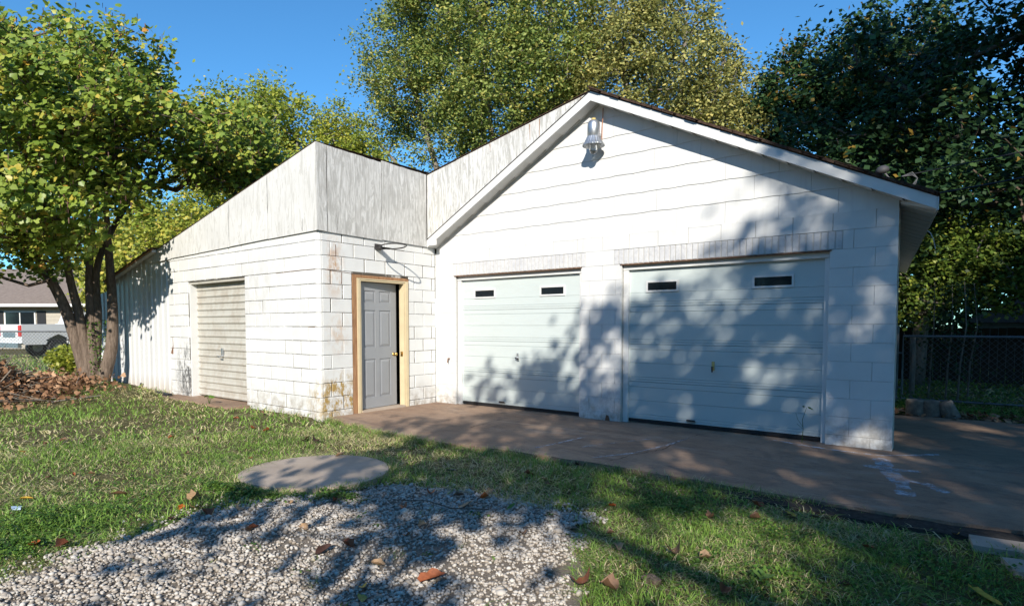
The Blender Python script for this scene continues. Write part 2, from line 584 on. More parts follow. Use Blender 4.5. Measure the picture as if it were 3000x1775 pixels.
# concrete apron
slab = []
for i, (x, y) in enumerate(SLAB):
    x1, y1 = SLAB[(i + 1) % len(SLAB)]
    for t in np.linspace(0, 1, 8, endpoint=False):
        j = .012 if i < 9 else 0
        slab.append((x + (x1 - x) * t, y + (y1 - y) * t + random.gauss(0, j)))
MB().prism(slab, -.09, 0, 2).build('concrete_apron', M['slab'], kind='structure')
# lower dirt-dark strip of old asphalt along the right end of the apron
MB().prism([(-1.6, -2.62), (-.4, -2.66), (.8, -2.58), (3.5, -2.5), (3.5, -2.19), (.4, -2.35), (-.5, -2.43), (-1.5, -2.39)], -.10, -.022, 2).build('asphalt_strip', simple('old_asphalt', (.05, .045, .04), .95, .1, var=.4, scale=30), kind='structure')


def streak(pts, wd, name='paint_line', sk='chalk', label=None):
    mb = MB()
    pts = [Vector((*p, 0)) for p in pts]
    dense = []
    for a, b in zip(pts[:-1], pts[1:]):
        for t in np.linspace(0, 1, 8, endpoint=False):
            dense.append(a.lerp(b, t))
    dense.append(pts[-1])
    for i, p in enumerate(dense):
        d = (dense[min(i + 1, len(dense) - 1)] - dense[max(0, i - 1)]).normalized()
        nrm = Vector((-d.y, d.x, 0))
        ww = wd * (.6 + .6 * random.random()) * (1 if 0 < i < len(dense) - 1 else .3)
        mb.v += [tuple(p + nrm * ww + Vector((0, 0, .004))), tuple(p - nrm * ww + Vector((0, 0, .004)))]
    for i in range(len(dense) - 1):
        mb.f.append((2 * i, 2 * i + 1, 2 * i + 3, 2 * i + 2))
    return mb.build(name, M[sk], kind='structure')


streak([(-3.68, -2.15), (-3.62, -1.75), (-3.58, -1.25)], .022)
streak([(-2.95, -2.2), (-2.72, -1.75), (-2.60, -1.1), (-2.58, -.6)], .022)
streak([(-3.3, -1.8), (-3.1, -1.3), (-2.9, -.9)], .012)
streak([(-1.75, -.10), (-1.45, -.22), (-1.1, -.30), (-.67, -.33), (-.40, -.10), (-.2, .1)], .032)
streak([(-.66, -.45), (-.55, -1.0), (-.40, -1.5), (-.34, -1.9)], .07)
streak([(-.5, -1.3), (-.25, -1.35), (-.1, -1.6)], .05)
streak([(-.75, -.9), (-.55, -.95), (-.3, -.9)], .06)
def ground_crack(pts, wd):
    d_ = []
    for (a_, b_) in zip(pts[:-1], pts[1:]):
        for t in np.linspace(0, 1, 7, endpoint=False):
            d_.append((a_[0] + (b_[0] - a_[0]) * t + random.gauss(0, .008), a_[1] + (b_[1] - a_[1]) * t + random.gauss(0, .008)))
    d_.append(pts[-1])
    mb = MB()
    for i, p in enumerate(d_):
        ww = wd * random.uniform(.4, 1.1)
        mb.v += [(p[0] - ww, p[1] - ww * .3, .0035), (p[0] + ww, p[1] + ww * .3, .0035)]
    for i in range(len(d_) - 1):
        mb.f.append((2 * i, 2 * i + 1, 2 * i + 3, 2 * i + 2))
    mb.build('ground_crack', M['dark_gap'], kind='structure')


ground_crack([(-2.75, -2.3), (-2.68, -1.8), (-2.55, -1.4), (-2.6, -.7), (-2.5, -.05)], .004)
ground_crack([(-5.3, -2.4), (-5.1, -1.6), (-5.2, -.8), (-5.05, .0)], .003)
ground_crack([(-.55, -.15), (.2, -.22), (1.4, -.2)], .004)
# round septic-style lid
bm = MB()
ring = []
for i in range(48):
    a = i / 48 * 2 * math.pi
    wr = 1 + .025 * math.sin(2 * a + .6) + .018 * math.sin(3 * a + 2) + random.gauss(0, .003)
    ring.append((PAD_C[0] + PAD_R * 1.03 * wr * math.cos(a), PAD_C[1] + PAD_R * wr * math.sin(a)))
bm.prism(ring, -.06, .012, 2)
lid = bm.build('concrete_disc', M['pad'])
lid['label'] = 'round pale concrete lid flush with the lawn at the gravel edge'; lid['category'] = 'concrete pad'
# paver slabs at lower right
for i, (x, y, sx_, sy_, a) in enumerate([(.22, -2.72, .34, .22, .1), (.36, -3.05, .30, .22, .25)]):
    mb = MB().box(-sx_ / 2, -sy_ / 2, -.05, sx_ / 2, sy_ / 2, .0)
    o = mb.build('paver', M['pad'], loc=(x, y, -.005))
    o.rotation_euler.z = a
    o['label'] = ['flat grey paver at the right frame edge, nearest the dark asphalt strip', 'flat grey paver at the right frame edge, nearer the camera of the two'][i]
    o['category'] = 'paver'
o = MB().box(-.06, -.05, -.05, .06, .05, .05).build('edging_block', M['pad'], loc=(.38, -2.42, .03))
o['label'] = 'small upright concrete block at the right frame edge beside the asphalt'; o['category'] = 'block'


# ------------------------------------------------------------------ wall building
BLK_CACHE = {}


def plate(w_, h_, c=.006, d=.03):
    """front face at local y=0, chamfered edges, depth d behind"""
    key = (round(w_, 3), round(h_, 3), c)
    if key in BLK_CACHE:
        return BLK_CACHE[key]
    mb = MB()
    x, z = w_ / 2, h_ / 2
    mb.v = [(-x + c, 0, -z + c), (x - c, 0, -z + c), (x - c, 0, z - c), (-x + c, 0, z - c),
            (-x, c, -z), (x, c, -z), (x, c, z), (-x, c, z), (-x, d, -z), (x, d, -z), (x, d, z), (-x, d, z)]
    mb.f = [(0, 1, 2, 3)] + [(a, (a + 1) % 4, (a + 1) % 4 + 4, a + 4) for a in range(4)] + [(a + 4, (a + 1) % 4 + 4, (a + 1) % 4 + 8, a + 8) for a in range(4)]
    BLK_CACHE[key] = mb
    return mb


MESHES = {}


def put_block(parent, name, x0, x1, z0, z1, mat, wall, gap, out=.0, c=.006, vgap=0.0):
    """wall: function (u, depth, z)->world; rotation"""
    w_, h_ = x1 - x0 - gap - vgap, z1 - z0 - gap
    if w_ < .02 or h_ < .02:
        return
    key = (round(w_, 2), round(h_, 3), mat.name, c)
    if key not in MESHES:
        MESHES[key] = plate(round(w_, 2), h_, c).mesh(name, mat)
    o = obj(name, MESHES[key], parent)
    j = random.uniform(-.0015, .0015)
    o.location = wall((x0 + x1) / 2, -out + j, (z0 + z1) / 2)
    o.rotation_euler.z = wall.rz
    o.rotation_euler.y = random.gauss(0, .0012)
    return o


class Wall:
    def __init__(s, f, rz):
        s.f = f; s.rz = rz

    def __call__(s, u, d, z):
        return s.f(u, d, z)


wall_gar = Wall(lambda u, d, z: (u, d, z), 0)
YC, XC, XR = -2.324, -7.295, -.60
wall_ann = Wall(lambda u, d, z: (u, YC + d, z), 0)
wall_side = Wall(lambda u, d, z: (XC - d, u, z), math.pi / 2)   # local x -> +y, local -y -> +x

# ---------------- garage
garage = thing('garage', 'white painted block garage with two overhead doors under a gable roof', 'garage', (-4, 0, 0))
garage.location = (0, 0, 0)
TOPG = 2.555
H = .2032
D1 = (-6.83, -4.40); D2 = (-3.76, -1.235); OT = 2.149
cols = [(XC, D1[0]), (D1[1], D2[0]), (D2[1], XR)]
mb = MB()
for a, b in cols:
    mb.box(a + .004, .006, -.05, b - .004, .2, OT)
mb.box(XC + .004, .0062, OT, XR - .004, .2, TOPG)
mb.prism([(XC + .02, TOPG), (XR - .01, TOPG), (XR - .01, 2.60), (-4.13, 4.34), (XC + .02, 2.62)], .010, .15, 1)
# rest of the shell: skewed right wall and rear
mb.v_off = 0
mb.prism([(XR - .005, .2), (XR - .82, 8.0), (XR - 1.0, 8.0), (XR - .2, .2)], -.05, 2.50, 2)
mb.box(XC + .01, 7.8, -.05, XR - .9, 8.0, 2.5)
mb.build('wall', M['mortar_facade'], garage)
z = 0.0
for k in range(13):
    z1 = TOPG - k * H; z0 = max(z1 - H, 0)
    if z1 <= .01:
        break
    if k == 0:
        spans = [(XC, XR)]
    elif k == 1:
        spans = [(XC, -6.88), (-4.33, -3.88), (-1.11, XR)]
    else:
        spans = cols
    for a, b in spans:
        off = XR - (0 if k % 2 else .2032)
        edges = [a]
        e = off - 40 * .4064
        while e < b - .06:
            if e > a + .06:
                edges.append(e)
            e += .4064
        edges.append(b)
        for u0, u1 in zip(edges[:-1], edges[1:]):
            put_block(garage, 'block', u0, u1, z0, z1, M['paint_facade'], wall_gar, .0022, .004, .0022)
# soldier course
for a, b in ((-6.88, -4.33), (-3.88, -1.11)):
    n = int((b - a) / .0715)
    st = (b - a) / n
    for i in range(n):
        put_block(garage, 'soldier_brick', a + i * st, a + (i + 1) * st, OT, OT + H, M['brick'], wall_gar, .009, .002 + random.uniform(0, .003), .004)
# steel lintels
for a, b in (D1, D2):
    MB().box(a - .02, -.014, OT - .012, b + .02, .085, OT - .001).build('lintel', M['rust'], garage)
    MB().box(a + .002, .05, OT - .075, b - .002, .16, OT - .0125).build('head_trim', M['trim'], garage)
    MB().box(a + .002, .06, 0, a + .075, .16, OT - .076).build('jamb_trim', M['trim'], garage)
    MB().box(b - .055, .06, 0, b - .002, .16, OT - .076).build('jamb_trim', M['trim'], garage)

# asbestos shingles on the gable
SHX = .61
EXPO = .267


def gable_top(x):
    return 4.375 - .4916 * (x + 4.13) if x > -4.13 else 4.375 + .548 * (x + 4.13)


row = 0
zb = 2.545
while zb < 4.3:
    off = -4.2 + (SHX / 2 if row % 2 else 0) + random.uniform(-.02, .02)
    for i in range(-9, 10):
        a = off + i * SHX; b = a + SHX - .003
        a_, b_ = max(a, XC + .005), min(b, XR - .004)
        if b_ - a_ < .05:
            continue
        us = np.linspace(a_, b_, 11)
        us = np.unique(np.concatenate([us, [u for u in (-4.13,) if a_ < u < b_]]))
        ph = random.uniform(0, 6)
        pts = []
        for u in us:
            zt = min(zb + EXPO + .015, gable_top(u))
            zz = zb + .0035 * math.sin(u * 13 + ph * .2) + .0015 * math.sin(u * 37)
            pts.append((u, zz, zt))
        pts = [p for p in pts if p[2] > p[1] + .005]
        if len(pts) < 2:
            continue
        mb = MB()
        yb = -.006; yt = .0045
        for (u, z0, z1) in pts:
            f = (z1 - z0) / (EXPO + .015)
            mb.v += [(u, yb, z0), (u, yb + (yt - yb) * f, z1), (u, .012, z0), (u, .012, z1)]
        for q in range(len(pts) - 1):
            k = q * 4
            mb.f += [(k, k + 4, k + 5, k + 1), (k, k + 2, k + 6, k + 4)]
        k = (len(pts) - 1) * 4
        mb.f += [(0, 1, 3, 2), (k, k + 2, k + 3, k + 1)]
        mb.build('siding_shingle', M['shingle'], garage)
    zb += EXPO
    row += 1

# rake fascia, soffit panels
OV = .23
AP = (-4.13, 4.345); RE = (-.283, 2.452); LE = (-7.262, 2.632)
for (e, sgn) in ((RE, 1), (LE, -1)):
    poly = [(AP[0], AP[1]), (e[0], e[1]), (e[0], e[1] + .118), (AP[0], AP[1] + .122)]
    MB().prism(poly, -OV, -OV + .02, 1).build('rake_fascia', M['trim'], garage)
    # drip edge line
    poly = [(AP[0], AP[1] + .124), (e[0], e[1] + .120), (e[0], e[1] + .132), (AP[0], AP[1] + .136)]
    MB().prism(poly, -OV - .008, -OV + .03, 1).build('drip_edge', M['darksteel'] if sgn < 0 else M['roof'], garage)
    L = math.hypot(e[0] - AP[0], e[1] - AP[1])
    n = int(L / .30)
    dx, dz = (e[0] - AP[0]) / L, (e[1] - AP[1]) / L
    for i in range(n):
        t0, t1 = i * L / n, (i + 1) * L / n - .012
        # sawtooth lap: one end hangs 7 mm lower
        p0 = (AP[0] + dx * t0, AP[1] + dz * t0); p1 = (AP[0] + dx * t1, AP[1] + dz * t1)
        MB().prism([(p0[0], p0[1] + .016), (p1[0], p1[1] + .000), (p1[0], p1[1] + .022), (p0[0], p0[1] + .022)], -OV + .021, -.001, 1).build('soffit_panel', M['soffit'], garage)
    # dark trim channel along the wall junction
    MB().prism([(AP[0], AP[1] - .004), (e[0], e[1] - .004), (e[0], e[1] + .012), (AP[0], AP[1] + .012)], -.030, -.014, 1).build('frieze_channel', M['soffit'], garage)
# right roof slope (skewed rear) and its ragged shingle edge
rz0 = AP[1] + .137; re = RE[1] + .133
mb = MB()
mb.v += [(-4.13, -OV - .02, rz0), (RE[0] + .012, -OV - .02, re - .008), (-4.13, 8.2, rz0), (RE[0] - .85, 8.2, re - .012),
         (-4.13, -OV - .02, rz0 + .018), (RE[0] + .012, -OV - .02, re + .008), (-4.13, 8.2, rz0 + .018), (RE[0] - .85, 8.2, re + .006)]
mb.f += [(0, 1, 3, 2), (4, 6, 7, 5), (0, 4, 5, 1), (1, 5, 7, 3), (2, 3, 7, 6), (0, 2, 6, 4)]
mb.build('roof', M['roof'], garage)
mb = MB()
s_ = (re - rz0) / (RE[0] + 4.13)
x = -4.13
while x < RE[0] - .10:
    ln = random.uniform(.13, .17)
    zz = rz0 + s_ * (x + 4.13) + .019
    th = random.uniform(.008, .02); oy = random.uniform(-.03, .012)
    mb.prism([(x, zz - .001), (x + ln * 1.15, zz - .001 + s_ * ln * 1.15), (x + ln * 1.15, zz + th * .5 + s_ * ln * 1.15), (x, zz + th)], -OV - .03 + oy, .25 if x > -1.2 else 1.2, 1)
    mb.prism([(x, zz - .020), (x + ln * .9, zz - .020 + s_ * ln * .9), (x + ln * .9, zz - .002 + s_ * ln * .9), (x, zz - .002)], -OV - .03 + oy * .6, -OV + .1, 1)
    x += ln
mb.build('roof_shingles', M['roof'], garage, kind='stuff')
# left slope under the long roof
MB().prism([(-4.13, 4.40), (-7.2, 2.70), (-7.2, 2.75), (-4.13, 4.47)], -OV + .02, 7.8, 1).build('roof_deck', M['roof'], garage)
# right eave: soffit box and gutter board, following the skewed wall
sk = -.1
mb = MB()
ya, yb = -OV + .022, 8.0
mb.v += [(XR + .0, ya + .22, 2.575), (RE[0], ya, 2.447), (XR - .8, yb, 2.575), (RE[0] - .85, yb, 2.447), (XR, ya + .22, 2.60), (RE[0], ya, 2.53), (XR - .8, yb, 2.60), (RE[0] - .85, yb, 2.53)]
mb.f += [(0, 1, 3, 2), (4, 6, 7, 5), (0, 4, 5, 1), (1, 5, 7, 3), (2, 3, 7, 6), (0, 2, 6, 4)]
mb.build('eave_soffit', M['soffit'], garage)
for i in range(26):
    y = .02 + i * .3
    xo = -.1 * y
    MB().tube([(XR + .012 + xo, y, 2.566), (RE[0] - .01 + xo * 1.02, y, 2.440)], .006, 4).build('soffit_seam', M['soffit'], garage)
mb = MB()
mb.v += [(RE[0], ya, 2.44), (RE[0] + .02, ya, 2.44), (RE[0] - .85, yb, 2.44), (RE[0] - .83, yb, 2.44), (RE[0], ya, 2.57), (RE[0] + .02, ya, 2.57), (RE[0] - .85, yb, 2.57), (RE[0] - .83, yb, 2.57)]
mb.f += [(0, 1, 3, 2), (4, 6, 7, 5), (0, 4, 5, 1), (1, 5, 7, 3), (2, 3, 7, 6), (0, 2, 6, 4)]
mb.build('eave_fascia', M['trim'], garage)

# plywood above the left slope
for a, b in ((-7.268, -6.60), (-6.597, -5.99), (-5.987, -4.80), (-4.797, -4.18)):
    def zt(x): return 3.83 + (x + 7.27) * .2055
    def zl(x): return 2.632 + .12 + (x + 7.262) * .548
    e = random.uniform(-.003, .003)
    MB().prism([(a, zl(a) - .09), (b, zl(b) - .09), (b, zt(b) - random.uniform(0, .008)), (a, zt(a))], -OV + .021 + e, -OV + .036 + e, 1).build('plywood_sheet', M['ply_garage'], garage)
MB().box(-7.268, -OV + .004, 2.66, -7.05, -OV + .020, 2.75).build('trim_board', M['trim'], garage)
MB().prism([(-7.30, 3.832), (-4.16, 4.475), (-4.16, 4.485), (-7.30, 3.842)], -OV + .0, 8.0, 1).build('flat_roof', M['roof'], garage)


# overhead doors
def overhead(x0, x1, windows, hx, lx, label):
    Y0 = .10
    d = obj('garage_door', None, garage)
    d['label'] = label
    n = 4; zb_, zt_ = .055, 2.085
    sh = (zt_ - zb_) / n
    for i in range(n):
        z0 = zb_ + i * sh
        prof = [(0, .010), (.004, 0), (.030, 0), (.034, .007), (.037, .0), (.062, 0), (.066, .009), (.070, .002), (sh * .5 - .004, .002), (sh * .5, .010), (sh * .5 + .004, .002),
                (sh - .075, .002), (sh - .071, .009), (sh - .067, 0), (sh - .004, 0), (sh - .001, .010)]
        if i == n - 1:
            prof = prof[:8] + [(sh * .36 - .004, .002), (sh * .36, .008), (sh * .36 + .004, .002), (sh - .001, .002)]
        poly = [(Y0 + y, z0 + z) for z, y in prof] + [(Y0 + .04, z0 + sh - .001), (Y0 + .04, z0)]
        MB().prism(poly, x0 + .072, x1 - .052, 0).build('door_section', M['door'], d)
    MB().box(x0 + .075, Y0 - .005, .012, x1 - .055, Y0 + .03, .054).build('bottom_seal', M['black'], d)
    for a, b in windows:
        z0, z1 = 1.790, 1.893
        mb = MB()
        f = .024
        mb.box(a - f, Y0 - .012, z0 - f, b + f, Y0 + .002, z0).box(a - f, Y0 - .012, z1, b + f, Y0 + .002, z1 + f)
        mb.box(a - f, Y0 - .012, z0, a, Y0 + .002, z1).box(b, Y0 - .012, z0, b + f, Y0 + .002, z1)
        wf = mb.build('window_frame', M['shingle'], d)
        MB().box(a + .0005, Y0 - .004, z0 + .0005, b - .0005, Y0 + .0015, z1 - .0005).build('pane', M['glass'], d)
    return d


dl = overhead(*D1, ((-6.47, -6.07), (-5.15, -4.75)), -5.59, -5.90, 'left overhead door, mostly sunlit')
dr = overhead(*D2, ((-3.42, -3.02), (-2.05, -1.635)), -2.525, -2.814, 'right overhead door in dappled shade')


def t_handle(parent, x, z, y=.10, rot=0.0, yel=False):
    mb = MB()
    mb.box(x - .018, y - .008, z - .0, x + .018, y, z + .11)
    mb.tube([(x, y - .008, z + .045), (x, y - .045, z + .04)], .009, 8)
    mb.build('lock_plate', M['yellow'] if yel else M['steel'], parent)
    c, s = math.cos(rot) * .055, math.sin(rot) * .055
    MB().tube([(x - c * .3, y - .048, z + .035 + s * .3), (x + c, y - .052, z + .035 - s)], .010, 8).build('handle', M['darksteel'], parent)


t_handle(dl, -5.60, .78, rot=.3)
t_handle(dr, -2.53, .76, rot=1.5, yel=True)
for p, x in ((dl, -5.90), (dr, -2.80)):
    MB().box(x - .055, .068, .088, x + .055, .0985, .094).box(x - .055, .068, .094, x + .055, .073, .112).build('lift_handle', M['darksteel'], p)
# ring bolt & rust piece on the left pillar
mb = MB().tube([(-6.955, -.006, .77), (-6.955, -.05, .76)], .008, 6).tube([(-6.955, -.05, .78), (-6.97, -.05, .70)], .010, 6)
mb.build('rusty_hook', M['rust'], garage)
mb = MB().prism([(-3.99, -.0), (-3.92, -.0), (-3.94, .07), (-3.97, .08)], -.02, -.006, 1)
mb.build('paint_chip', M['rust'], garage)

# ---------------- annex
annex = thing('annex', 'white block workshop wing with plywood parapet and grey entry door, left of the garage', 'workshop')
AX0 = -12.05
OPEN = (-11.27, -9.30); OTA = 2.110
SD = (-1.745, -.624); SDT = 2.085
mb = MB()
mb.box(AX0, YC + .008, -.1, OPEN[0] - .003, YC + .2, 2.70)
mb.box(OPEN[1] + .003, YC + .008, -.1, XC - .05, YC + .2, 2.70)
mb.box(OPEN[0] - .002, YC + .0083, OTA, OPEN[1] + .002, YC + .2, 2.70)
mb.box(XC - .2, YC + .05, -.1, XC - .008, SD[0], 2.70)
mb.box(XC - .2, SD[1], -.1, XC - .008, -.001, 2.70)
mb.box(XC - .2, SD[0] + .001, SDT, XC - .0083, SD[1] - .001, 2.70)
mb.prism([(XC - .03, YC + .055), (XC - .03, YC + .012), (XC - .008, YC + .035), (XC - .008, YC + .055)], -.1, 2.70, 2)
mb.build('wall', M['mortar_annex'], annex)
BR = .055
TOPA = 2.5235
cornerbm = {}
for k in range(-1, 13):
    z1 = TOPA - k * H
    z0 = z1 - H
    z1 = min(z1, 2.70)
    if z0 < -.1:
        z0 = -.04
    if k == 12:
        z0 = -.05
    # front
    if z1 > OTA + .05 or z0 > OTA - .05:
        spans = [(AX0, XC - BR)]
    else:
        spans = [(AX0, OPEN[0]), (OPEN[1], XC - BR)]
    for a, b in spans:
        edges = [a]
        e = -9.177 - 12 * .4064 + (0 if k % 2 == 0 else .2032)
        while e < b - .05:
            if e > a + .05:
                edges.append(e)
            e += .4064
        edges.append(b)
        for u0, u1 in zip(edges[:-1], edges[1:]):
            zz0 = OTA if (z0 < OTA - .001 and z1 > OTA + .05 and u0 > OPEN[0] - .3 and u1 < OPEN[1] + .3 and z1 - OTA > .02) else z0
            put_block(annex, 'block', u0, u1, zz0, z1, M['paint_annex'], wall_ann, random.choice((.004, .006, .008)), random.uniform(0, .004), .007, random.choice((.002, .006, .010)))
    # side
    if z0 > SDT - .06:
        spans = [(YC + BR, -.0)]
    else:
        spans = [(YC + BR, SD[0]), (SD[1], -.0)]
    for a, b in spans:
        edges = [a]
        e = YC + (.4064 if k % 2 else .2032)
        while e < b - .05:
            if e > a + .05:
                edges.append(e)
            e += .4064
        edges.append(b)
        for u0, u1 in zip(edges[:-1], edges[1:]):
            put_block(annex, 'block', u0, u1, z0, z1, M['paint_annex'], wall_side, random.choice((.004, .006, .008)), random.uniform(0, .004), .007, random.choice((.002, .006, .010)))
    mb = MB()
    g = .003
    poly = [(XC - BR, YC)] + [(XC - BR + BR * math.sin(t), YC + BR - BR * math.cos(t)) for t in np.linspace(0, math.pi / 2, 7)][1:] + [(XC - BR, YC + BR)]
    mb.prism(poly, z0 + g, z1 - g, 2)
    mb.build('corner_block', M['paint_annex'], annex)

# plywood parapet: front sheets
def rz(x): return 3.872 + .2116 * (x + 7.30)
pj = [XC + .012, -8.525, -9.70, -10.78, -11.9, -12.9, -13.4]
for i in range(len(pj) - 1):
    b, a = pj[i] - .004, pj[i + 1] + .004
    lo = lambda x: 2.655 - .022 * max(0, (-x - 8.0)) * (1 if x > -12.4 else 1)
    if i == len(pj) - 2:
        continue
    zl0, zl1 = lo(b) + random.uniform(-.006, .006), lo(a) + random.uniform(-.006, .006)
    yo = YC - .026 + random.uniform(-.003, .002)
    if rz(a) - .0 < zl1 + .02:
        poly = [(b, zl0), (b, rz(b)), (a, rz(a)), (a, rz(a) - .03)]
    else:
        poly = [(b, zl0), (b, rz(b)), (a, rz(a)), (a, zl1)]
    MB().prism(poly, yo, yo + .014, 1).build('plywood_sheet', M['ply_front'], annex)
# side sheets
px = XC + .022
mb = MB().prism([(YC - .026, 2.66), (-2.19, 2.655), (-2.19, 3.862), (YC - .026, 3.872)], px - .012, px + .012, 0)
mb.build('corner_board', M['ply_side'], annex)
for a, b, r_ in ((-2.175, -1.187, 1), (-1.183, -.232, 2)):
    top = [(b, 3.835)]
    for t in np.linspace(1, 0, 14)[1:-1]:
        top.append((a + (b - a) * t, 3.835 + (3.862 - 3.835) * (1 - t) + random.uniform(-.006, .004)))
    top.append((a, 3.862))
    MB().prism([(a, 2.652), (b, 2.640)] + top, px - .014 + .004 * r_, px + .002 + .003 * r_, 0).build('plywood_sheet', M['ply_side'], annex)
for (yy, za, zb2, rr_) in ((-2.183, 2.66, 3.84, .006), (-1.185, 2.95, 3.83, .004), (-2.02, 2.67, 2.95, .003), (-1.62, 3.2, 3.5, .002)):
    pts_ = [(XC + .0255, yy + random.uniform(-.006, .006), za + (zb2 - za) * t) for t in np.linspace(0, 1, 7)]
    MB().tube(pts_, [rr_ * .3] + [rr_ * random.uniform(.6, 1.2) for _ in range(5)] + [rr_ * .3], 4).build('split', M['dark_gap'], annex)
for (xx_, za, zb2, rr_) in ((-8.525, 3.02, 3.58, .004), (-9.70, 2.7, 3.3, .0035), (-7.62, 2.67, 2.86, .005)):
    pts_ = [(xx_ + random.uniform(-.006, .006), YC - .027, za + (zb2 - za) * t) for t in np.linspace(0, 1, 7)]
    MB().tube(pts_, [rr_ * .3] + [rr_ * random.uniform(.6, 1.2) for _ in range(5)] + [rr_ * .3], 4).build('split', M['dark_gap'], annex)
for (xx_, zt_, ln_) in ((-5.15, 4.24, .22), (-4.98, 4.28, .26), (-4.30, 4.43, .10), (-5.9, 4.10, .12)):
    MB().tube([(xx_, -OV + .020, zt_), (xx_ + .004, -OV + .020, zt_ - ln_)], [.008, .003], 4).build('split', M['rough_wood'], garage)
MB().box(XC - .10, YC - .02, 2.70, XC - .001, -.24, 3.80).build('parapet_core', M['dark_gap'], annex)
# long low roof with thin dark edge
mb = MB()
mb.prism([(XC - .001, rz(XC)), (-14.9, rz(-14.9)), (-14.9, rz(-14.9) + .013), (XC + .02, rz(XC) + .013)], YC - .035, 8.0, 1)
mb.build('roof', M['roof'], annex)
# overhanging eave trays at the far left
xx = -12.45
while xx > -14.8:
    a, b = xx - .56, xx
    MB().prism([(a, rz(a) - .055), (b, rz(b) - .055), (b, rz(b) - .004), (a, rz(a) - .004)], YC - .12, YC - .04, 1).build('eave_tray', M['soffit'], annex)
    xx -= .59
MB().prism([(-14.86, rz(-14.86) - .03), (-12.4, rz(-12.4) - .03), (-12.4, rz(-12.4) + .0), (-14.86, rz(-14.86) + .0)], YC - .14, YC - .122, 1).build('eave_fascia', M['rough_wood'], annex)
MB().prism([(-14.86, rz(-14.86) + .001), (-12.4, rz(-12.4) + .001), (-12.4, rz(-12.4) + .02), (-14.86, rz(-14.86) + .02)], YC - .15, YC - .02, 1).build('roof_edge', M['roof'], annex)
# ribbed metal siding panels
x = AX0 - .003
while x > -15.9:
    a = max(x - .915, -15.95)
    mb = MB()
    prof = []
    u = x
    while u > a + .01:
        prof += [(u, 0), (u - .085, 0), (u - .10, -.017), (u - .128, -.017), (u - .143, 0)]
        u -= .2288
    prof = [(max(p, a), q) for p, q in prof] + [(a, 0)]
    k0 = len(mb.v)
    for (p, q) in prof:
        zt_ = min(rz(p) - .005, 2.75) if p > -14.85 else 2.12 + (p + 14.85) * .12
        mb.v += [(p, YC + .02 + q, -.03), (p, YC + .02 + q, zt_)]
    for i in range(len(prof) - 1):
        mb.f.append((2 * i, 2 * i + 1, 2 * i + 3, 2 * i + 2))
    mb.build('siding_panel', M['siding'], annex)
    x = a - .004
MB().box(-15.9, YC + .045, 0, -12.1, YC + .10, 2.0).box(-15.95, YC + .04, -.1, -15.90, 7.9, 2.0).build('framing', M['dark_gap'], annex)
# roll-up door
ru = obj('rollup_door', None, annex)
ns = 17
zb_, zt_ = .055, 2.06
sh = (zt_ - zb_) / ns
for i in range(ns):
    z0 = zb_ + i * sh
    prof = [(0, .0), (.018, -.014), (.036, -.014), (.050, 0), (sh - .006, .004), (sh, .012)]
    poly = [(YC + .14 + y, z0 + z) for z, y in prof] + [(YC + .17, z0 + sh), (YC + .17, z0)]
    MB().prism(poly, OPEN[0] + .05, OPEN[1] - .03, 0).build('slat', M['rollup'], ru)
mb = MB().box(-10.31, YC + .10, .79, -10.27, YC + .125, .93).tube([(-10.29, YC + .11, .80), (-10.29, YC + .05, .79)], .012, 6).tube([(-10.36, YC + .05, .79), (-10.26, YC + .05, .78)], .011, 6)
mb.build('latch', M['steel'], ru)
MB().box(OPEN[0] + .002, YC + .02, -.02, OPEN[0] + .05, YC + .2, 2.062).build('door_track', M['trim'], ru)
MB().box(OPEN[1] - .03, YC + .08, -.02, OPEN[1] - .002, YC + .2, 2.062).build('door_track', M['rust'], ru)
MB().box(OPEN[0] + .002, YC + .03, 2.063, OPEN[1] - .002, YC + .2, OTA - .004).build('head_board', M['rollup'], annex)
MB().box(OPEN[0] - .5, YC - .35, -.03, OPEN[1] + .1, YC + .2, .035).build('door_sill', M['slab'], annex)
# crack in the left jamb
mb = MB()
mb.tube([(-11.93, YC - .001, 1.35), (-11.94, YC - .001, 1.1), (-11.92, YC - .001, .95), (-11.95, YC - .001, .80)], [.003, .004, .008, .035], 4)
mb.build('crack', M['rust'], annex)
# cracks in the block joints (open stepped joints)
def crack(pts, r=.004):
    MB().tube(pts, r, 4).build('open_joint', M['rust'], annex)
crack([(XC + .001, -2.03, 2.49), (XC + .001, -2.03, 2.33), (XC + .001, -2.035, 2.32)], .006)
crack([(XC - .05, YC - .000, 2.118), (XC - .01, YC + .03, 2.125), (XC + .001, -2.1, 2.112), (XC + .001, -1.85, 2.10), (XC + .001, -1.72, 2.09)], .004)
crack([(XC + .001, -1.93, 2.10), (XC + .001, -1.935, 1.93)], .005)
crack([(-7.42, YC - .001, 1.30), (-7.46, YC - .001, 1.24), (-7.50, YC - .001, 1.08)], .003)
crack([(-7.55, YC - .001, 1.30), (-7.39, YC - .001, 1.298)], .004)
crack([(-8.36, YC - .001, 2.11), (-8.05, YC - .001, 2.117), (-7.7, YC - .001, 2.125), (-7.36, YC - .001, 2.118)], .004)

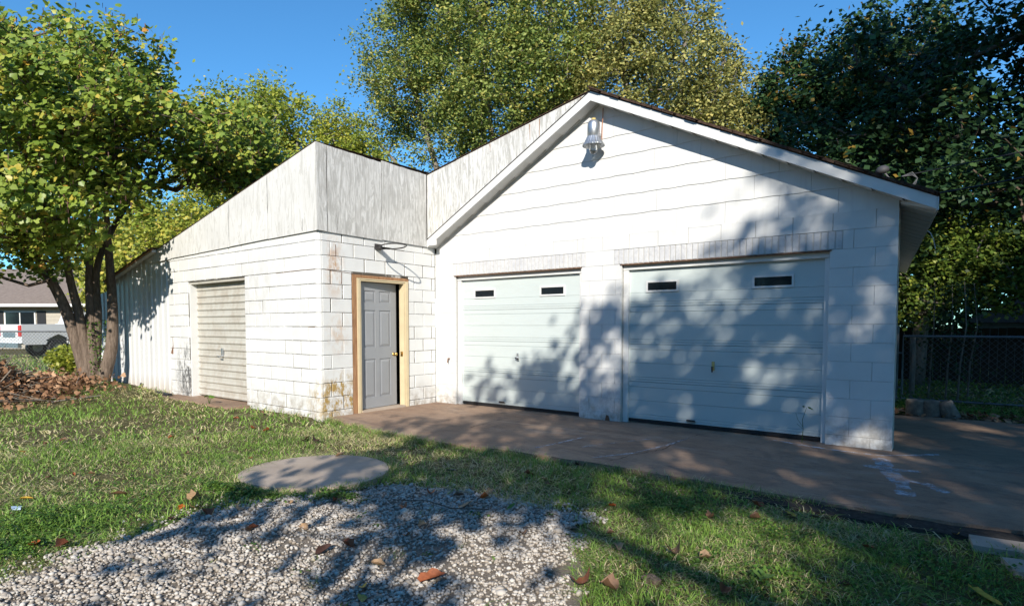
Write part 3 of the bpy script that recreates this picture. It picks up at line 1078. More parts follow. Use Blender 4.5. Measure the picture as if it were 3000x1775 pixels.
# entry door
fr = obj('door_frame', None, annex)
px = XC
mb = MB()
mb.box(px - .12, SD[0] + .001, 0, px + .006, SD[0] + .075, SDT - .002).box(px - .12, SD[0] + .0755, SDT - .045, px + .006, SD[1] - .001, SDT - .002).box(px - .12, SD[1] - .02, 0, px + .004, SD[1] - .001, SDT - .0455)
mb.build('rough_buck', M['rough_wood'], fr)
IN0, IN1, INT = -1.595, -.735, 1.995
for stp, wd, d0 in ((0, .048, .022), (1, .026, .012)):
    a0 = SD[0] + .078 if stp == 0 else IN0 - .028
    o0 = .0
    if stp == 0:
        mb = MB().box(px - .02, SD[0] + .078, 0, px + d0, IN0 - .027, 2.035).box(px - .02, IN1 + .027, 0, px + d0, SD[1] - .022, 2.035).box(px - .02, IN0 - .0265, INT + .024, px + d0, IN1 + .0265, 2.035)
    else:
        mb = MB().box(px - .10, IN0 - .0265, 0, px + d0, IN0, INT + .0235).box(px - .10, IN1, 0, px + d0, IN1 + .0265, INT + .0235).box(px - .10, IN0 + .0003, INT, px + d0, IN1 - .0003, INT + .0235)
    mb.build('brickmould' if stp == 0 else 'jamb', M['cream'], fr)
MB().box(px - .15, IN0, -.01, px + .03, IN1, .028).build('threshold', M['pad'], fr)
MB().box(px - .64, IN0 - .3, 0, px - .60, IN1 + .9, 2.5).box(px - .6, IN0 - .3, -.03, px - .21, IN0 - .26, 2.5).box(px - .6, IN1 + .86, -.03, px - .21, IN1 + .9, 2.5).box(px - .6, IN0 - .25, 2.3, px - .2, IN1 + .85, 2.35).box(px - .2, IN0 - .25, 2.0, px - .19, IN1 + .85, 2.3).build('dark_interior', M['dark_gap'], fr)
leaf = obj('entry_door', None, annex)
leaf.location = (px - .065, IN0 + .004, 0)
leaf.rotation_euler.z = R(5)      # swung slightly inwards, hinge at the far-left jamb
W, Z0, Z1 = .82, .036, 1.985
# local frame: y along the leaf, +x outside
mb = MB().box(-.040, 0, Z0, -.012, W, Z1)
cols_y = [(.11, .355), (.445, .69)]
rows_z = [(.20, .80), (.98, 1.56), (1.68, 1.86)]
ys = [0, .11, .355, .445, .69, W]
for a, b in ((0, .11), (.355, .445), (.69, W)):
    mb.box(-.0119, a, Z0, 0, b, Z1)
zz = [Z0, .20, .80, .98, 1.56, 1.68, 1.86, Z1]
for a, b in ((Z0, .20), (.80, .98), (1.56, 1.68), (1.86, Z1)):
    for c0, c1 in cols_y:
        mb.box(-.0119, c0 + .0002, a, -.0002, c1 - .0002, b)
mb.build('door_leaf', M['grey_door'], leaf)
for c0, c1 in cols_y:
    for r0, r1 in rows_z:
        mb = MB()
        e, g = .022, .048
        o_ = [(c0 + e * .5, r0 + e * .5), (c1 - e * .5, r0 + e * .5), (c1 - e * .5, r1 - e * .5), (c0 + e * .5, r1 - e * .5)]
        i_ = [(c0 + g, r0 + g), (c1 - g, r0 + g), (c1 - g, r1 - g), (c0 + g, r1 - g)]
        mb.v = [(-.0118, y, z) for y, z in o_] + [(-.001, y, z) for y, z in i_]
        mb.f = [(4, 5, 6, 7)] + [(a, (a + 1) % 4, (a + 1) % 4 + 4, a + 4) for a in range(4)]
        mb.build('door_panel', M['grey_door'], leaf)
MB().lathe([(0, .075), (.018, .073), (.027, .058), (.024, .042), (.010, .034), (.010, .012), (.028, .008), (.030, 0)], (.0, W - .065, .86), 16, (1, 0, 0)).build('door_knob', M['brass'], leaf, smooth=True)
MB().box(px - .075, IN1 - .004, .82, px - .02, IN1 - .0005, .90).build('strike_plate', M['brass'], fr)

# ---------------- gable light
lamp = thing('barn_light', 'metal barn light with clear bulb hanging under the garage gable peak', 'outdoor light', (-4.10, -.19, 3.95))
LX, LY = 0, 0
MB().tube([(0, 0.02, .0), (0, .185, -.02)], .022, 10).build('bracket', M['steel'], lamp)
MB().lathe([(0, .135), (.055, .13), (.078, .108), (.084, .06), (.086, -.085), (.080, -.092)], (0, 0, 0), 24).build('housing', M['steel'], lamp, smooth=True)
MB().lathe([(0, .03), (.030, .028), (.032, 0)], (0, 0, .135), 14).build('photocell', M['yellow'], lamp, smooth=True)
prof = [(.090, -.085), (.105, -.12), (.125, -.16), (.150, -.195), (.153, -.205), (.147, -.205), (.120, -.165), (.086, -.09)]
mb = MB(); n = 48
for (r, z_) in prof:
    for j in range(n):
        a = 2 * math.pi * j / n
        rr = r * (1 + (.025 if j % 2 else -.02) * (1 if z_ > -.2 else 0))
        mb.v.append((rr * math.cos(a), rr * math.sin(a), z_))
for i in range(len(prof) - 1):
    for j in range(n):
        mb.f.append((i * n + j, i * n + (j + 1) % n, (i + 1) * n + (j + 1) % n, (i + 1) * n + j))
mb.build('reflector', M['steel'], lamp)
MB().lathe([(.028, -.10), (.030, -.16), (.046, -.21), (.055, -.25), (.052, -.28), (.036, -.305), (.0, -.315)], (0, 0, 0), 20).build('bulb', M['clear'], lamp, smooth=True)
MB().tube([(0, 0, -.16), (0, 0, -.25)], .011, 8).build('filament', M['steel'], lamp)
MB().tube([(.05, .165, .33), (.055, .15, .2), (.075, .10, .08), (.10, .05, -.03), (.11, .03, -.13), (.10, .02, -.15)], .007, 6).build('cable', M['copper'], lamp)

# ---------------- basketball hoop without net
hoop = thing('basketball_rim', 'bare black iron basketball rim on the block wall above the grey door', 'basketball hoop', (XC, -1.25, 2.55))
cx = .15 + .20
pts = [(cx + .20 * math.cos(t), .20 * math.sin(t), -.03 + .02 * math.cos(t)) for t in np.linspace(0, 2 * math.pi, 33)]
MB().tube(pts, .010, 6, cap=False).build('ring', M['darksteel'], hoop)
MB().prism([(.01, -.07), (.16, -.045), (.20, -.10), (.19, -.12), (.16, -.06), (.16, .06), (.19, .12), (.20, .10), (.16, .045), (.01, .07)], -.055, -.035, 2).box(.006, -.07, -.05, .014, .07, .03).build('bracket', M['darksteel'], hoop)

# ---------------- service mast and wires
mast = thing('service_mast', 'grey weatherhead with looping service wires above the right roof slope', 'service mast', (-1.03, 2.5, 3.1))
MB().tube([(0, 0, -.45), (0, 0, .36)], .028, 10).build('conduit', M['steel'], mast)
MB().lathe([(0, .07), (.05, .06), (.085, .02), (.08, -.03), (.03, -.03)], (.01, -.02, .38), 16, (-.25, -.3, 1)).build('weatherhead', M['head'], mast, smooth=True)
for i, (a, b) in enumerate([((-.01, -.05), (.30, .28)), ((.02, -.05), (.33, .20)), ((.04, -.04), (.35, .24))]):
    pts = [(a[0], a[1], .38), (a[0] + .08, a[1], .30 - .06 * i), (a[0] + .20, a[1], .16 - .05 * i), (.34 + .03 * i, -.02, .10 + .02 * i), (.42, 0, .22), (.36, 0, .31 - .02 * i), (.24, 0, .27)]
    MB().tube(pts, .0055, 5).build('loop_wire', M['cable'], mast)
for i in range(2):
    MB().tube([(-.03 + .03 * i, -.03, .36), (-.07 + .04 * i, -.03, .05), (-.09 + .10 * i, -.03, -.12)], .009, 5).build('drop_wire', M['cable'], mast)
for i, (z0, z1, lab) in enumerate([(3.38, 4.9, 'upper of two service wires running right from the weatherhead'), (3.06, 4.55, 'lower of two service wires running right past the dark trees')]):
    pts = []
    for t in np.linspace(0, 1, 20):
        pts.append((-.70 + t * 9, 2.5 + .2 * t, z0 + (z1 - z0) * t - .35 * 4 * t * (1 - t) * .55))
    o = MB().tube(pts, .011 if i else .008, 5).build('service_wire', M['black'])
    o['label'] = lab; o['category'] = 'wire'
o = MB().tube([(-.46, 1.5, 2.50), (-.40, 1.5, 2.44), (-.365, 1.5, 2.35), (-.345, 1.5, 2.24)], .006, 5).build('loose_cable', M['trim'])
o['label'] = 'short white cable end hanging loose below the right eave'; o['category'] = 'cable'


# ------------------------------------------------------------------ foliage
def leaf_quads(C, size, tint, up=.35, seed=0, fold=False, elong=1.0, face=0.0):
    r = np.random.default_rng(seed)
    n = len(C)
    nrm = r.normal(0, 1, (n, 3)); nrm[:, 2] = np.abs(nrm[:, 2]) + up
    nrm += np.array(to_sun)[None] * face
    nrm /= np.linalg.norm(nrm, axis=1, keepdims=True)
    t = r.normal(0, 1, (n, 3)); t -= nrm * (t * nrm).sum(1, keepdims=True); t /= np.linalg.norm(t, axis=1, keepdims=True)
    b = np.cross(nrm, t)
    L = (size * r.uniform(.65, 1.3, n))[:, None]
    Wd = L * .36 / elong
    if not fold:
        v = np.stack([C - t * L * .5, C + b * Wd - t * L * .05, C + t * L * .5, C - b * Wd - t * L * .05], 1)
        f = np.arange(4 * n).reshape(n, 4)
        return v.reshape(-1, 3), f, tint
    # heart shaped, six points, two quads folded on the midrib
    Wd = L * .5
    drop = -nrm * L * .12
    v = np.stack([C - t * L * .36, C - t * L * .46 + b * Wd * .62 + drop, C + b * Wd + drop - t * L * .08, C + t * L * .5,
                  C - b * Wd + drop - t * L * .08, C - t * L * .46 - b * Wd * .62 + drop], 1)
    base = (np.arange(n) * 6)[:, None]
    f = np.concatenate([base + np.array([[0, 1, 2, 3]]), base + np.array([[0, 3, 4, 5]])])
    return v.reshape(-1, 3), f, np.concatenate([tint, tint])


def in_ell(n, ells, r, shell=.35):
    """random points in union of ellipsoids; shell>0 favours the outside"""
    vol = np.array([e[3] * e[4] * e[5] * (e[6] if len(e) > 6 else 1) for e in ells]); vol /= vol.sum()
    which = r.choice(len(ells), n, p=vol)
    d = r.normal(0, 1, (n, 3)); d /= np.linalg.norm(d, axis=1, keepdims=True)
    rad = r.random(n) ** (1 / 3 * (1 - shell) + .02)
    E = np.array([e[:6] for e in ells])[which]
    wob = 1 + .16 * snoise(d[:, 0] * 5 + which, d[:, 2] * 5 + d[:, 1] * 3, 1.0, 5)
    return E[:, :3] + d * E[:, 3:] * (rad * wob)[:, None]


def skeleton(stems, C, r0=.010, seg=.8, seed=0, rmax=.3):
    """connect clump centres to the nearest node; returns branch MB and twig points"""
    r = np.random.default_rng(seed)
    nodes = []; par = []; stem_nodes = []
    for st in stems:
        prev = -1
        for i in range(len(st) - 1):
            a, b = np.array(st[i]), np.array(st[i + 1])
            m_ = max(1, int(np.linalg.norm(b - a) / seg))
            for t in np.linspace(0, 1, m_, endpoint=False):
                nodes.append(a + (b - a) * t); par.append(prev); prev = len(nodes) - 1
        nodes.append(np.array(st[-1])); par.append(prev)
    ns_ = len(nodes)
    arr = np.zeros((ns_ + len(C) * 8, 3)); arr[:ns_] = nodes
    cnt = ns_
    dist0 = np.min(np.linalg.norm(C[:, None] - arr[None, :ns_], axis=2), axis=1)
    order = np.argsort(dist0)
    for ci in order:
        c = C[ci]
        d = np.linalg.norm(arr[:cnt] - c, axis=1) + .9 * np.maximum(0, arr[:cnt, 2] - c[2])
        j = int(np.argmin(d))
        L = np.linalg.norm(arr[j] - c)
        m_ = min(7, max(1, int(L / seg)))
        prev = j
        for q in range(1, m_ + 1):
            t = q / m_
            p = arr[j] + (c - arr[j]) * t + (r.normal(0, .06 * L, 3) if q < m_ else 0)
            p[2] += .12 * L * math.sin(t * math.pi) * .5
            arr[cnt] = p; par.append(prev); prev = cnt; cnt += 1
    par = np.array(par); arr = arr[:cnt]
    w_ = np.ones(cnt)
    for i in range(cnt - 1, -1, -1):
        if par[i] >= 0:
            w_[par[i]] += w_[i]
    rad = np.minimum(r0 * w_ ** .5, rmax)
    return arr, par, rad, ns_


def tubes_np(A, B, ra, rb, n=5):
    """many tapered tubes"""
    D_ = B - A; L = np.linalg.norm(D_, axis=1, keepdims=True) + 1e-9; D_ = D_ / L
    ref = np.where(np.abs(D_[:, 2:3]) < .9, np.array([[0, 0, 1.]]), np.array([[1., 0, 0]]))
    U = np.cross(D_, ref); U /= np.linalg.norm(U, axis=1, keepdims=True); Wv = np.cross(D_, U)
    ang = np.arange(n) * 2 * np.pi / n
    ring = U[:, None] * np.cos(ang)[None, :, None] + Wv[:, None] * np.sin(ang)[None, :, None]
    V0 = A[:, None] + ring * ra[:, None, None]; V1 = (B + D_ * rb[:, None] * .3)[:, None] + ring * rb[:, None, None]
    V_ = np.concatenate([V0, V1], 1).reshape(-1, 3)
    m_ = len(A)
    j = np.arange(n); j2 = (j + 1) % n
    f = np.stack([j, j2, j2 + n, j + n], 1)[None] + (np.arange(m_) * 2 * n)[:, None, None]
    return V_, f.reshape(-1, 4)


def tree(name, label, cat, base, stems, ells, nclump, nleaf, size, mat, spread=.45, bark='bark', seed=1, group=None,
         keep=None, r0=.012, twigs=True, tmean=.5, tstd=.25, shell=.3, tfun=None, seg=.8, rmax=.3, up=.35, elong=1.0):
    t = thing(name, label, cat, base, group)
    r = np.random.default_rng(seed)
    C = in_ell(nclump, ells, r, shell)
    if keep is not None:
        C = C[keep(C)]
    arr, par, rad, ns_ = skeleton(stems, C, r0, seg, seed, rmax)
    k = np.where(par >= 0)[0]
    st = k[k < ns_]; br = k[k >= ns_]
    b0 = np.array(base)
    i0 = 0
    root = np.arange(ns_)
    for i in range(ns_):
        if par[i] >= 0:
            root[i] = root[par[i]]
    for rt in np.unique(root):
        ids = np.where(root == rt)[0]
        if len(ids) < 2:
            continue
        MB().tube([arr[i] - b0 for i in ids], [max(rad[i], .02) for i in ids], 8).build('trunk', M[bark], t, smooth=True)
    ra = np.minimum(rad[par[br]], rad[br] * 1.5)
    V_, F_ = tubes_np(arr[par[br]] - b0, arr[br] - b0, ra, rad[br], 4)
    obj('branches', arrmesh('branches', V_, F_, M[bark], smooth=True), t, kind='stuff')
    # leaves around the outer branch nodes, in elongated sprays
    cand = arr[ns_:]
    cw = rad[ns_:]
    cand = cand[cw < r0 * 4.5]
    idx = r.integers(0, len(cand), nleaf)
    cs = r.uniform(.55, 1.35, len(cand))[idx]
    off = r.normal(0, 1, (nleaf, 3)) * np.array([1, 1, .8]) * spread * cs[:, None] * .6
    P_ = cand[idx] + off
    if keep is not None:
        kk = keep(P_)
        P_ = P_[kk]; idx = idx[kk]
    ct = r.normal(0, .10, len(cand))[idx]
    tn = np.clip(r.normal(tmean, tstd, len(P_)) + ct, 0, 1)
    if tfun is not None:
        tn = np.clip(tn + tfun(P_), 0, 1)
    v, f, tt = leaf_quads(P_ - b0, size, tn, up * .6, seed, elong=elong, face=.55)
    obj('crown', arrmesh('crown', v, f, M[mat], tt), t, kind='stuff')
    return t


# ---- redbud at left: heart-shaped leaves, five leaning stems
RB = (-14.3, -2.87, .1)
rb = thing('redbud_tree', 'multi-stemmed small tree with heart-shaped yellow-green leaves by the metal siding', 'tree', RB)
stems = [
    [(-14.33, -2.97, -.05), (-14.36, -3.0, .3), (-14.55, -3.23, 1.55), (-14.70, -3.50, 2.35), (-14.3, -4.1, 3.3), (-13.6, -4.7, 4.2)],
    [(-14.30, -2.93, -.05), (-14.30, -2.96, .3), (-14.45, -3.05, 1.47), (-14.62, -3.16, 2.39), (-14.5, -3.3, 3.6), (-14.0, -3.6, 5.0)],
    [(-14.22, -2.88, -.05), (-14.22, -2.90, .3), (-14.36, -2.88, 1.3), (-14.48, -2.85, 2.41), (-14.50, -2.73, 3.68), (-14.3, -2.78, 4.9)],
    [(-14.28, -2.86, -.05), (-14.28, -2.86, .3), (-14.34, -2.77, 1.47), (-14.40, -2.70, 2.67), (-14.3, -2.1, 4.0), (-14.0, -1.4, 5.0)],
    [(-14.08, -2.83, -.05), (-14.02, -2.80, .25), (-13.92, -2.68, .88), (-13.94, -2.63, 1.64), (-14.05, -2.62, 2.65), (-13.6, -2.8, 3.7), (-12.7, -3.0, 4.7)]]
r = np.random.default_rng(5)
ells = [(-14, -3.2, 5.1, 2.0, 1.6, 1.5), (-12.4, -4.6, 4.6, 1.5, 1.3, 1.15), (-11.7, -3.7, 5.0, 1.1, 1.0, .8), (-12.4, -2.2, 4.8, 1.2, 1.2, .95), (-12.7, -.6, 4.7, .9, 1.2, .8),
        (-11.7, -4.3, 3.4, .8, .8, .55, 1.3), (-12.2, -3.3, 3.85, 1.1, .8, .65), (-14.2, -2.8, 6.3, 1.8, 1.5, .95), (-13.3, -5, 3.4, 1.2, .9, .8), (-11.75, -3.9, 2.85, .55, .4, .35, 1.5), (-15, -4.2, 2.9, .9, 1.0, .6, 1.2), (-13.4, -3.7, 2.75, 1.1, .5, .38, 1.6), (-14.7, -3.7, 2.35, .9, .7, .35, 1.4), (-12.7, -3.1, 2.9, .6, .35, .35, 1.4), (-12.2, .1, 4.4, .9, 1.1, .8, 1.5), (-11.7, -1.4, 4.9, .9, 1.1, .8, 1.3), (-14.6, -4.0, 3.5, 1.2, 1.0, .7, 1.4), (-13.9, -4.6, 5.9, 1.4, 1.2, .8)]
Cn = in_ell(980, ells, r, .35)
Cn = Cn[(Cn[:, 2] > rz(Cn[:, 0]) + .3) | (Cn[:, 1] < YC - .45)]
arr, par, rad, ns_ = skeleton(stems, Cn, .0075, .55, 5, .13)
b0 = np.array(RB)
srad = [.145, .12, .12, .11, .145]
cnt = 0
for si, st in enumerate(stems):
    mb = MB()
    pts = [Vector(p) - Vector(RB) for p in st]
    L = len(pts)
    # smooth interpolation
    dense = []; rr = []
    for i in range(L - 1):
        p0, p1, p2, p3 = pts[max(0, i - 1)], pts[i], pts[i + 1], pts[min(L - 1, i + 2)]
        for t in np.linspace(0, 1, 5, endpoint=False):
            dense.append(.5 * ((2 * p1) + (p2 - p0) * t + (2 * p0 - 5 * p1 + 4 * p2 - p3) * t * t + (3 * p1 - p0 - 3 * p2 + p3) * t ** 3))
            g = (i + t) / (L - 1)
            rr.append(srad[si] * (1 - .72 * g) + .05 * max(0, .12 - g) / .12)
    dense.append(pts[-1]); rr.append(srad[si] * .25)
    mb.tube(dense, rr, 12)
    mb.build('stem', M['bark'], rb, smooth=True)
k = np.where(par >= 0)[0]; br = k[k >= ns_]
ra = np.minimum(rad[par[br]], rad[br] * 1.5)
V_, F_ = tubes_np(arr[par[br]] - b0, arr[br] - b0, ra, rad[br], 5)
obj('branches', arrmesh('branches', V_, F_, M['bark'], smooth=True), rb, kind='stuff')
cand = arr[ns_:][rad[ns_:] < .03]
NL = 41000
idx = r.integers(0, len(cand), NL)
P_ = cand[idx] + r.normal(0, .15, (NL, 3)) * np.array([1, 1, .9])
k = ((P_[:, 2] > rz(P_[:, 0]) + .08) | (P_[:, 1] < YC - .12)) & (P_[:, 2] > 1.75)
P_ = P_[k]
tn = np.clip(r.normal(.54, .22, len(P_)) + .14 * snoise(P_[:, 0] * 2, P_[:, 2] * 2, 2, 3), 0, .9)
sel = r.random(len(P_)) < .055
tn[sel] = r.uniform(.92, 1, sel.sum())
dc = np.linalg.norm(P_ - np.array(CAM), axis=1)
near = np.argsort(dc)[:300]
mask = np.ones(len(P_), bool); mask[near] = False
v, f, tt = leaf_quads(P_[mask] - b0, .100, tn[mask], .0, 9, fold=True, face=1.1)
obj('crown', arrmesh('crown', v, f, M['redbud'], tt), rb, kind='stuff')
lm = []
for q in range(6):
    v, f, tt = leaf_quads(np.zeros((1, 3)), .108, np.array([[.25, .4, .5, .62, .75, .93][q]]), 50, 3, fold=True)
    lm.append(arrmesh('leaf', v, f, M['redbud'], tt))
for i in near:
    o = obj('leaf', lm[int(np.clip(tn[i] * 6, 0, 5))], rb, loc=tuple(P_[i] - b0))
    q_ = (Vector((random.gauss(0, .5), random.gauss(0, .5), random.gauss(0, .5))) + to_sun).to_track_quat('Z', 'Y')
    o.rotation_euler = (q_.to_matrix() @ Matrix.Rotation(random.uniform(0, 6.28), 3, 'Z')).to_euler()
# dark hanging seed pods
NP = 5200
idx = r.integers(0, len(cand), NP)
C_ = cand[idx] + r.normal(0, .12, (NP, 3))
k = ((C_[:, 2] > rz(C_[:, 0]) + .15) | (C_[:, 1] < YC - .12)) & (C_[:, 2] > 2.6)
C_ = C_[k]
n = len(C_)
a = r.uniform(0, 6.28, n); hx = np.stack([np.cos(a), np.sin(a), np.zeros(n)], 1) * .008
dn = np.array([0, 0, -.09])
v = np.stack([C_ - hx, C_ + hx, C_ + hx * .6 + dn, C_ - hx * .6 + dn], 1) - b0
obj('seed_pods', arrmesh('seed_pods', v.reshape(-1, 3), np.arange(4 * n).reshape(n, 4), M['pods'], r.random(n)), rb, kind='stuff')
# ivy climbing its base
n = 420
a = r.uniform(0, 6.28, n); hh = r.random(n) ** 1.3 * 1.35
C_ = np.stack([-14.0 + .12 * np.cos(a) - .12 * hh, -2.85 + .16 * np.sin(a), .1 + hh], 1) - b0
v, f, tt = leaf_quads(C_, .05, r.random(n), .1, 4)
obj('ivy', arrmesh('ivy', v, f, M['weed'], tt), rb, kind='stuff')

# ---- trees beyond the building
stA = []
for (bx, tx, ty, tz) in ((-19.0, -22.5, 13.5, 14), (-18.4, -20.5, 15, 15.5), (-17.8, -18.4, 14.5, 17), (-17.2, -16.0, 15, 17), (-16.6, -14.0, 14, 16), (-18.9, -25.5, 13.6, 11.5), (-17.5, -17.0, 12.5, 15)):
    stA.append([(bx, 14.2, -.3), (bx * .85 + tx * .15, 14, 3.4), (bx * .55 + tx * .45, 14, 7.8), (tx, ty, tz)])
tree('tall_tree', 'tall dense many-stemmed green tree behind the plywood parapet', 'tree', (-17.8, 14.2, -.2), stA,
     [(-18.3, 14, 14.5, 6.2, 3.4, 5.6), (-22.0, 14, 14.0, 3.4, 2.6, 3.8), (-16.2, 13.5, 11.3, 3.6, 2.6, 2.9), (-25.0, 13.8, 10.8, 1.9, 1.6, 2.9, .6), (-22.2, 13.8, 8.3, 1.2, 1.5, 2.0, .7),
      (-14.3, 13.8, 12.6, 2.2, 2.2, 3.8), (-18.6, 14, 18.5, 5, 3, 3)], 900, 120000, .155, 'pear', .60, 'pale_bark', 21, r0=.011, rmax=.17, tmean=.56, elong=1.1)
tree('tall_olive_tree', 'tall olive-yellow tree rising behind the garage roof ridge', 'tree', (-9.6, 15, -.2),
     [[(-9.8, 15, -.3), (-9.9, 15, 5), (-11.2, 15, 10.5), (-11.8, 15, 14)], [(-9.5, 15, -.3), (-9.3, 15, 6), (-8.8, 15, 13)], [(-9.2, 15, -.3), (-8.6, 15, 6), (-7.4, 15, 11)]],
     [(-9.9, 15, 9.5, 3.4, 2.6, 5.0), (-10.2, 15, 13.2, 1.7, 1.6, 2.3), (-12.6, 15, 14.4, .9, 1.0, 3.0, 1.4), (-7.7, 15, 8.4, 1.5, 1.6, 3.8), (-12.6, 14.6, 10.4, 2.0, 1.6, 3.4)],
     620, 70000, .15, 'olive', .52, 'pale_bark', 22, r0=.011, rmax=.16, elong=1.2)
tree('yellow_green_tree', 'yellow-green locust-like tree above the annex roof between two taller trees', 'tree', (-30, 10, -.2),
     [[(-30, 10, -.3), (-30, 10, 5), (-31, 10, 11)], [(-29.6, 10, -.3), (-28, 10, 6), (-26.8, 10, 10)], [(-30.4, 10, -.3), (-33, 10, 6), (-34, 10, 11)]],
     [(-31.3, 10, 10.6, 3.2, 2.6, 3.8), (-28.0, 10, 9.6, 2.8, 2.2, 3.9), (-34.5, 10, 9.2, 2.8, 2.2, 4.2), (-27.2, 10, 5.6, 3.2, 2, 3), (-33.2, 10, 12.4, 1.3, 1.3, 1.9), (-29.3, 10, 13.2, 1.1, 1.1, 1.2)],
     520, 52000, .21, 'gold', .62, 'pale_bark', 23, r0=.012, rmax=.2, elong=1.3)
tree('bright_bushy_tree', 'bright yellow-green bushy tree low behind the parapet corner', 'tree', (-22.5, 11, -.2),
     [[(-22.5, 11, -.3), (-22.5, 11, 4), (-24, 11, 9.5)], [(-22.2, 11, -.3), (-21.6, 11, 5), (-20.4, 11, 8)]],
     [(-24.4, 11, 7.9, 1.9, 1.8, 3.0), (-22.2, 11, 6.8, 2.2, 1.8, 2.5), (-19.8, 11, 6.2, 1.7, 1.6, 2.0), (-24.7, 11, 10.7, 1.2, 1.1, 1.7, 2.0), (-22.6, 11, 8.6, 1.3, 1.2, 1.7, 1.2)],
     380, 42000, .15, 'gold', .46, 'pale_bark', 24, r0=.012, rmax=.16, elong=1.3)
tree('far_yellow_tree', 'rounded yellow-leaved tree seen low through the redbud above the annex roof', 'tree', (-31, 4.5, -.2),
     [[(-31, 4.5, -.3), (-31, 4.5, 3), (-30.5, 4.5, 6)]],
     [(-33.5, 4.5, 4.6, 3.2, 2.2, 2.4), (-28.6, 4.5, 4.6, 3.2, 2.2, 2.6), (-37.5, 5.5, 3.6, 2.6, 2, 2.0)],
     260, 24000, .18, 'gold', .6, 'bark', 25, r0=.014, tmean=.65)

tree('backyard_tree', 'dark green tree behind the neighbour house, seen under the redbud crown', 'tree', (-52, 14, -.2),
     [[(-52, 14, -.3), (-52, 14, 4), (-51, 14, 8)]],
     [(-56, 14, 6, 5, 3, 5), (-48, 15, 6, 5, 3, 5), (-43, 16, 5, 4, 3, 4.5)], 260, 20000, .34, 'dark', .8, 'bark', 35, r0=.014, tmean=.7)

# ---- dark trees on the right, shade partly put into their leaf colour
right_keep = lambda P: (P[:, 1] > 5.3) | (P[:, 2] > 4.6)
tree('dark_maple', 'large dark green tree filling the upper right corner beyond the garage', 'tree', (2.6, 11, -.1),
     [[(2.6, 11, -.3), (2.5, 11, 4), (1.6, 10.6, 9), (.6, 10.5, 13)], [(2.7, 11, 2), (4.5, 11, 7), (6, 11, 11)], [(2.5, 11, 3), (0, 10.5, 6), (-2.4, 10.4, 8)]],
     [(3.2, 10.5, 7.4, 4.6, 3.2, 4.3), (-2.0, 10.5, 6.7, 2.2, 2.2, 1.9), (6, 10, 8, 4, 4, 5), (-.2, 9.2, 4.6, 2.8, 2.0, 1.8), (2, 10, 3.6, 3.5, 1.5, 1.0)],
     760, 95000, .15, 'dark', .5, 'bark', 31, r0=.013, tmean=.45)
tree('dark_background_tree', 'dark tree with a ragged top against the sky, right of the olive tree', 'tree', (-4.2, 17, -.1),
     [[(-4.2, 17, -.3), (-4.2, 17, 5), (-4.6, 17, 9.5)], [(-4, 17, 2), (-2.6, 17, 6), (-2, 17, 11)]],
     [(-4.9, 17, 7.6, 2.9, 2.2, 3.9), (-2.4, 17, 9.0, 2.6, 2.2, 3.6), (-6.6, 17, 6.6, 1.5, 1.5, 2.6)],
     420, 52000, .16, 'dark', .5, 'bark', 32, r0=.013, tmean=.55)
tree('vine_covered_tree', 'sunlit vine-covered small tree low behind the chain-link gate', 'tree', (-.9, 9.0, -.1),
     [[(-.9, 9.0, -.3), (-.85, 9.0, 1.6), (-.7, 8.9, 3.0)]],
     [(-.95, 8.8, 2.35, .9, .6, 1.0), (-.1, 8.9, 2.9, .9, .6, .8)], 150, 9000, .10, 'ivy', .3, 'pale_bark', 33, r0=.012)
tree('hedge_tree', 'sunlit yellow-green small tree right of the vine-covered tree, behind the gate', 'tree', (1.3, 8.9, -.1),
     [[(1.3, 8.9, -.3), (1.35, 8.9, 1.6), (1.5, 8.8, 3.2)]],
     [(.85, 8.8, 2.3, .8, .6, .9), (1.9, 8.9, 2.9, 1.2, .6, 1.2), (3.2, 8.9, 2.6, 1.2, .6, 1.2)], 190, 13000, .10, 'ivy', .3, 'pale_bark', 34, r0=.012)

for k_, (x0_, x1_, y_, top_, n_, lab_) in enumerate([(-45, 42, -30, 9.5, 26000, 'added row of leafy trees behind the viewer, unseen, blocking low sky light'), ]):  # leaf belt added behind the camera to cut low sky fill
    r = np.random.default_rng(166)
    C_ = np.stack([r.uniform(x0_, x1_, n_), r.normal(y_, 1.8, n_), np.zeros(n_)], 1)
    C_[:, 2] = -.2 + (top_ + 1.5 * snoise(C_[:, 0], C_[:, 0] * 0, .5, 12)) * r.random(n_)
    v, f, tt = leaf_quads(C_, .75, np.clip(r.normal(.5, .25, n_), 0, 1), .3, 67)
    obj('sky_block_row', arrmesh('sky_block_row', v, f, M['dark'], tt), kind='stuff', label=lab_, category='trees')
n = 90000
r = np.random.default_rng(66)
C_ = np.stack([r.uniform(-16, 26, n), r.normal(25, 1.6, n), np.zeros(n)], 1)
top = 9.0 + 1.6 * snoise(C_[:, 0], C_[:, 0] * 0, 1.0, 12)
C_[:, 2] = -.2 + top * r.random(n)
v, f, tt = leaf_quads(C_, .30, np.clip(r.normal(.5, .25, n), 0, 1), .3, 67)
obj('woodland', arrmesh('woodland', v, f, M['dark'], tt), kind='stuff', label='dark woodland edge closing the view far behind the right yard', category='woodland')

# ---- trees behind the camera, whose shade falls over the drive and garage
def from_facade(u, wz, D_):
    return (u + to_sun.x * D_, to_sun.y * D_, wz + to_sun.z * D_)


def shade_ell(u, wz, D_, ru, rd, rw, wt=1):
    p = from_facade(u, wz, D_)
    return (*p, ru, rd, rw, wt)


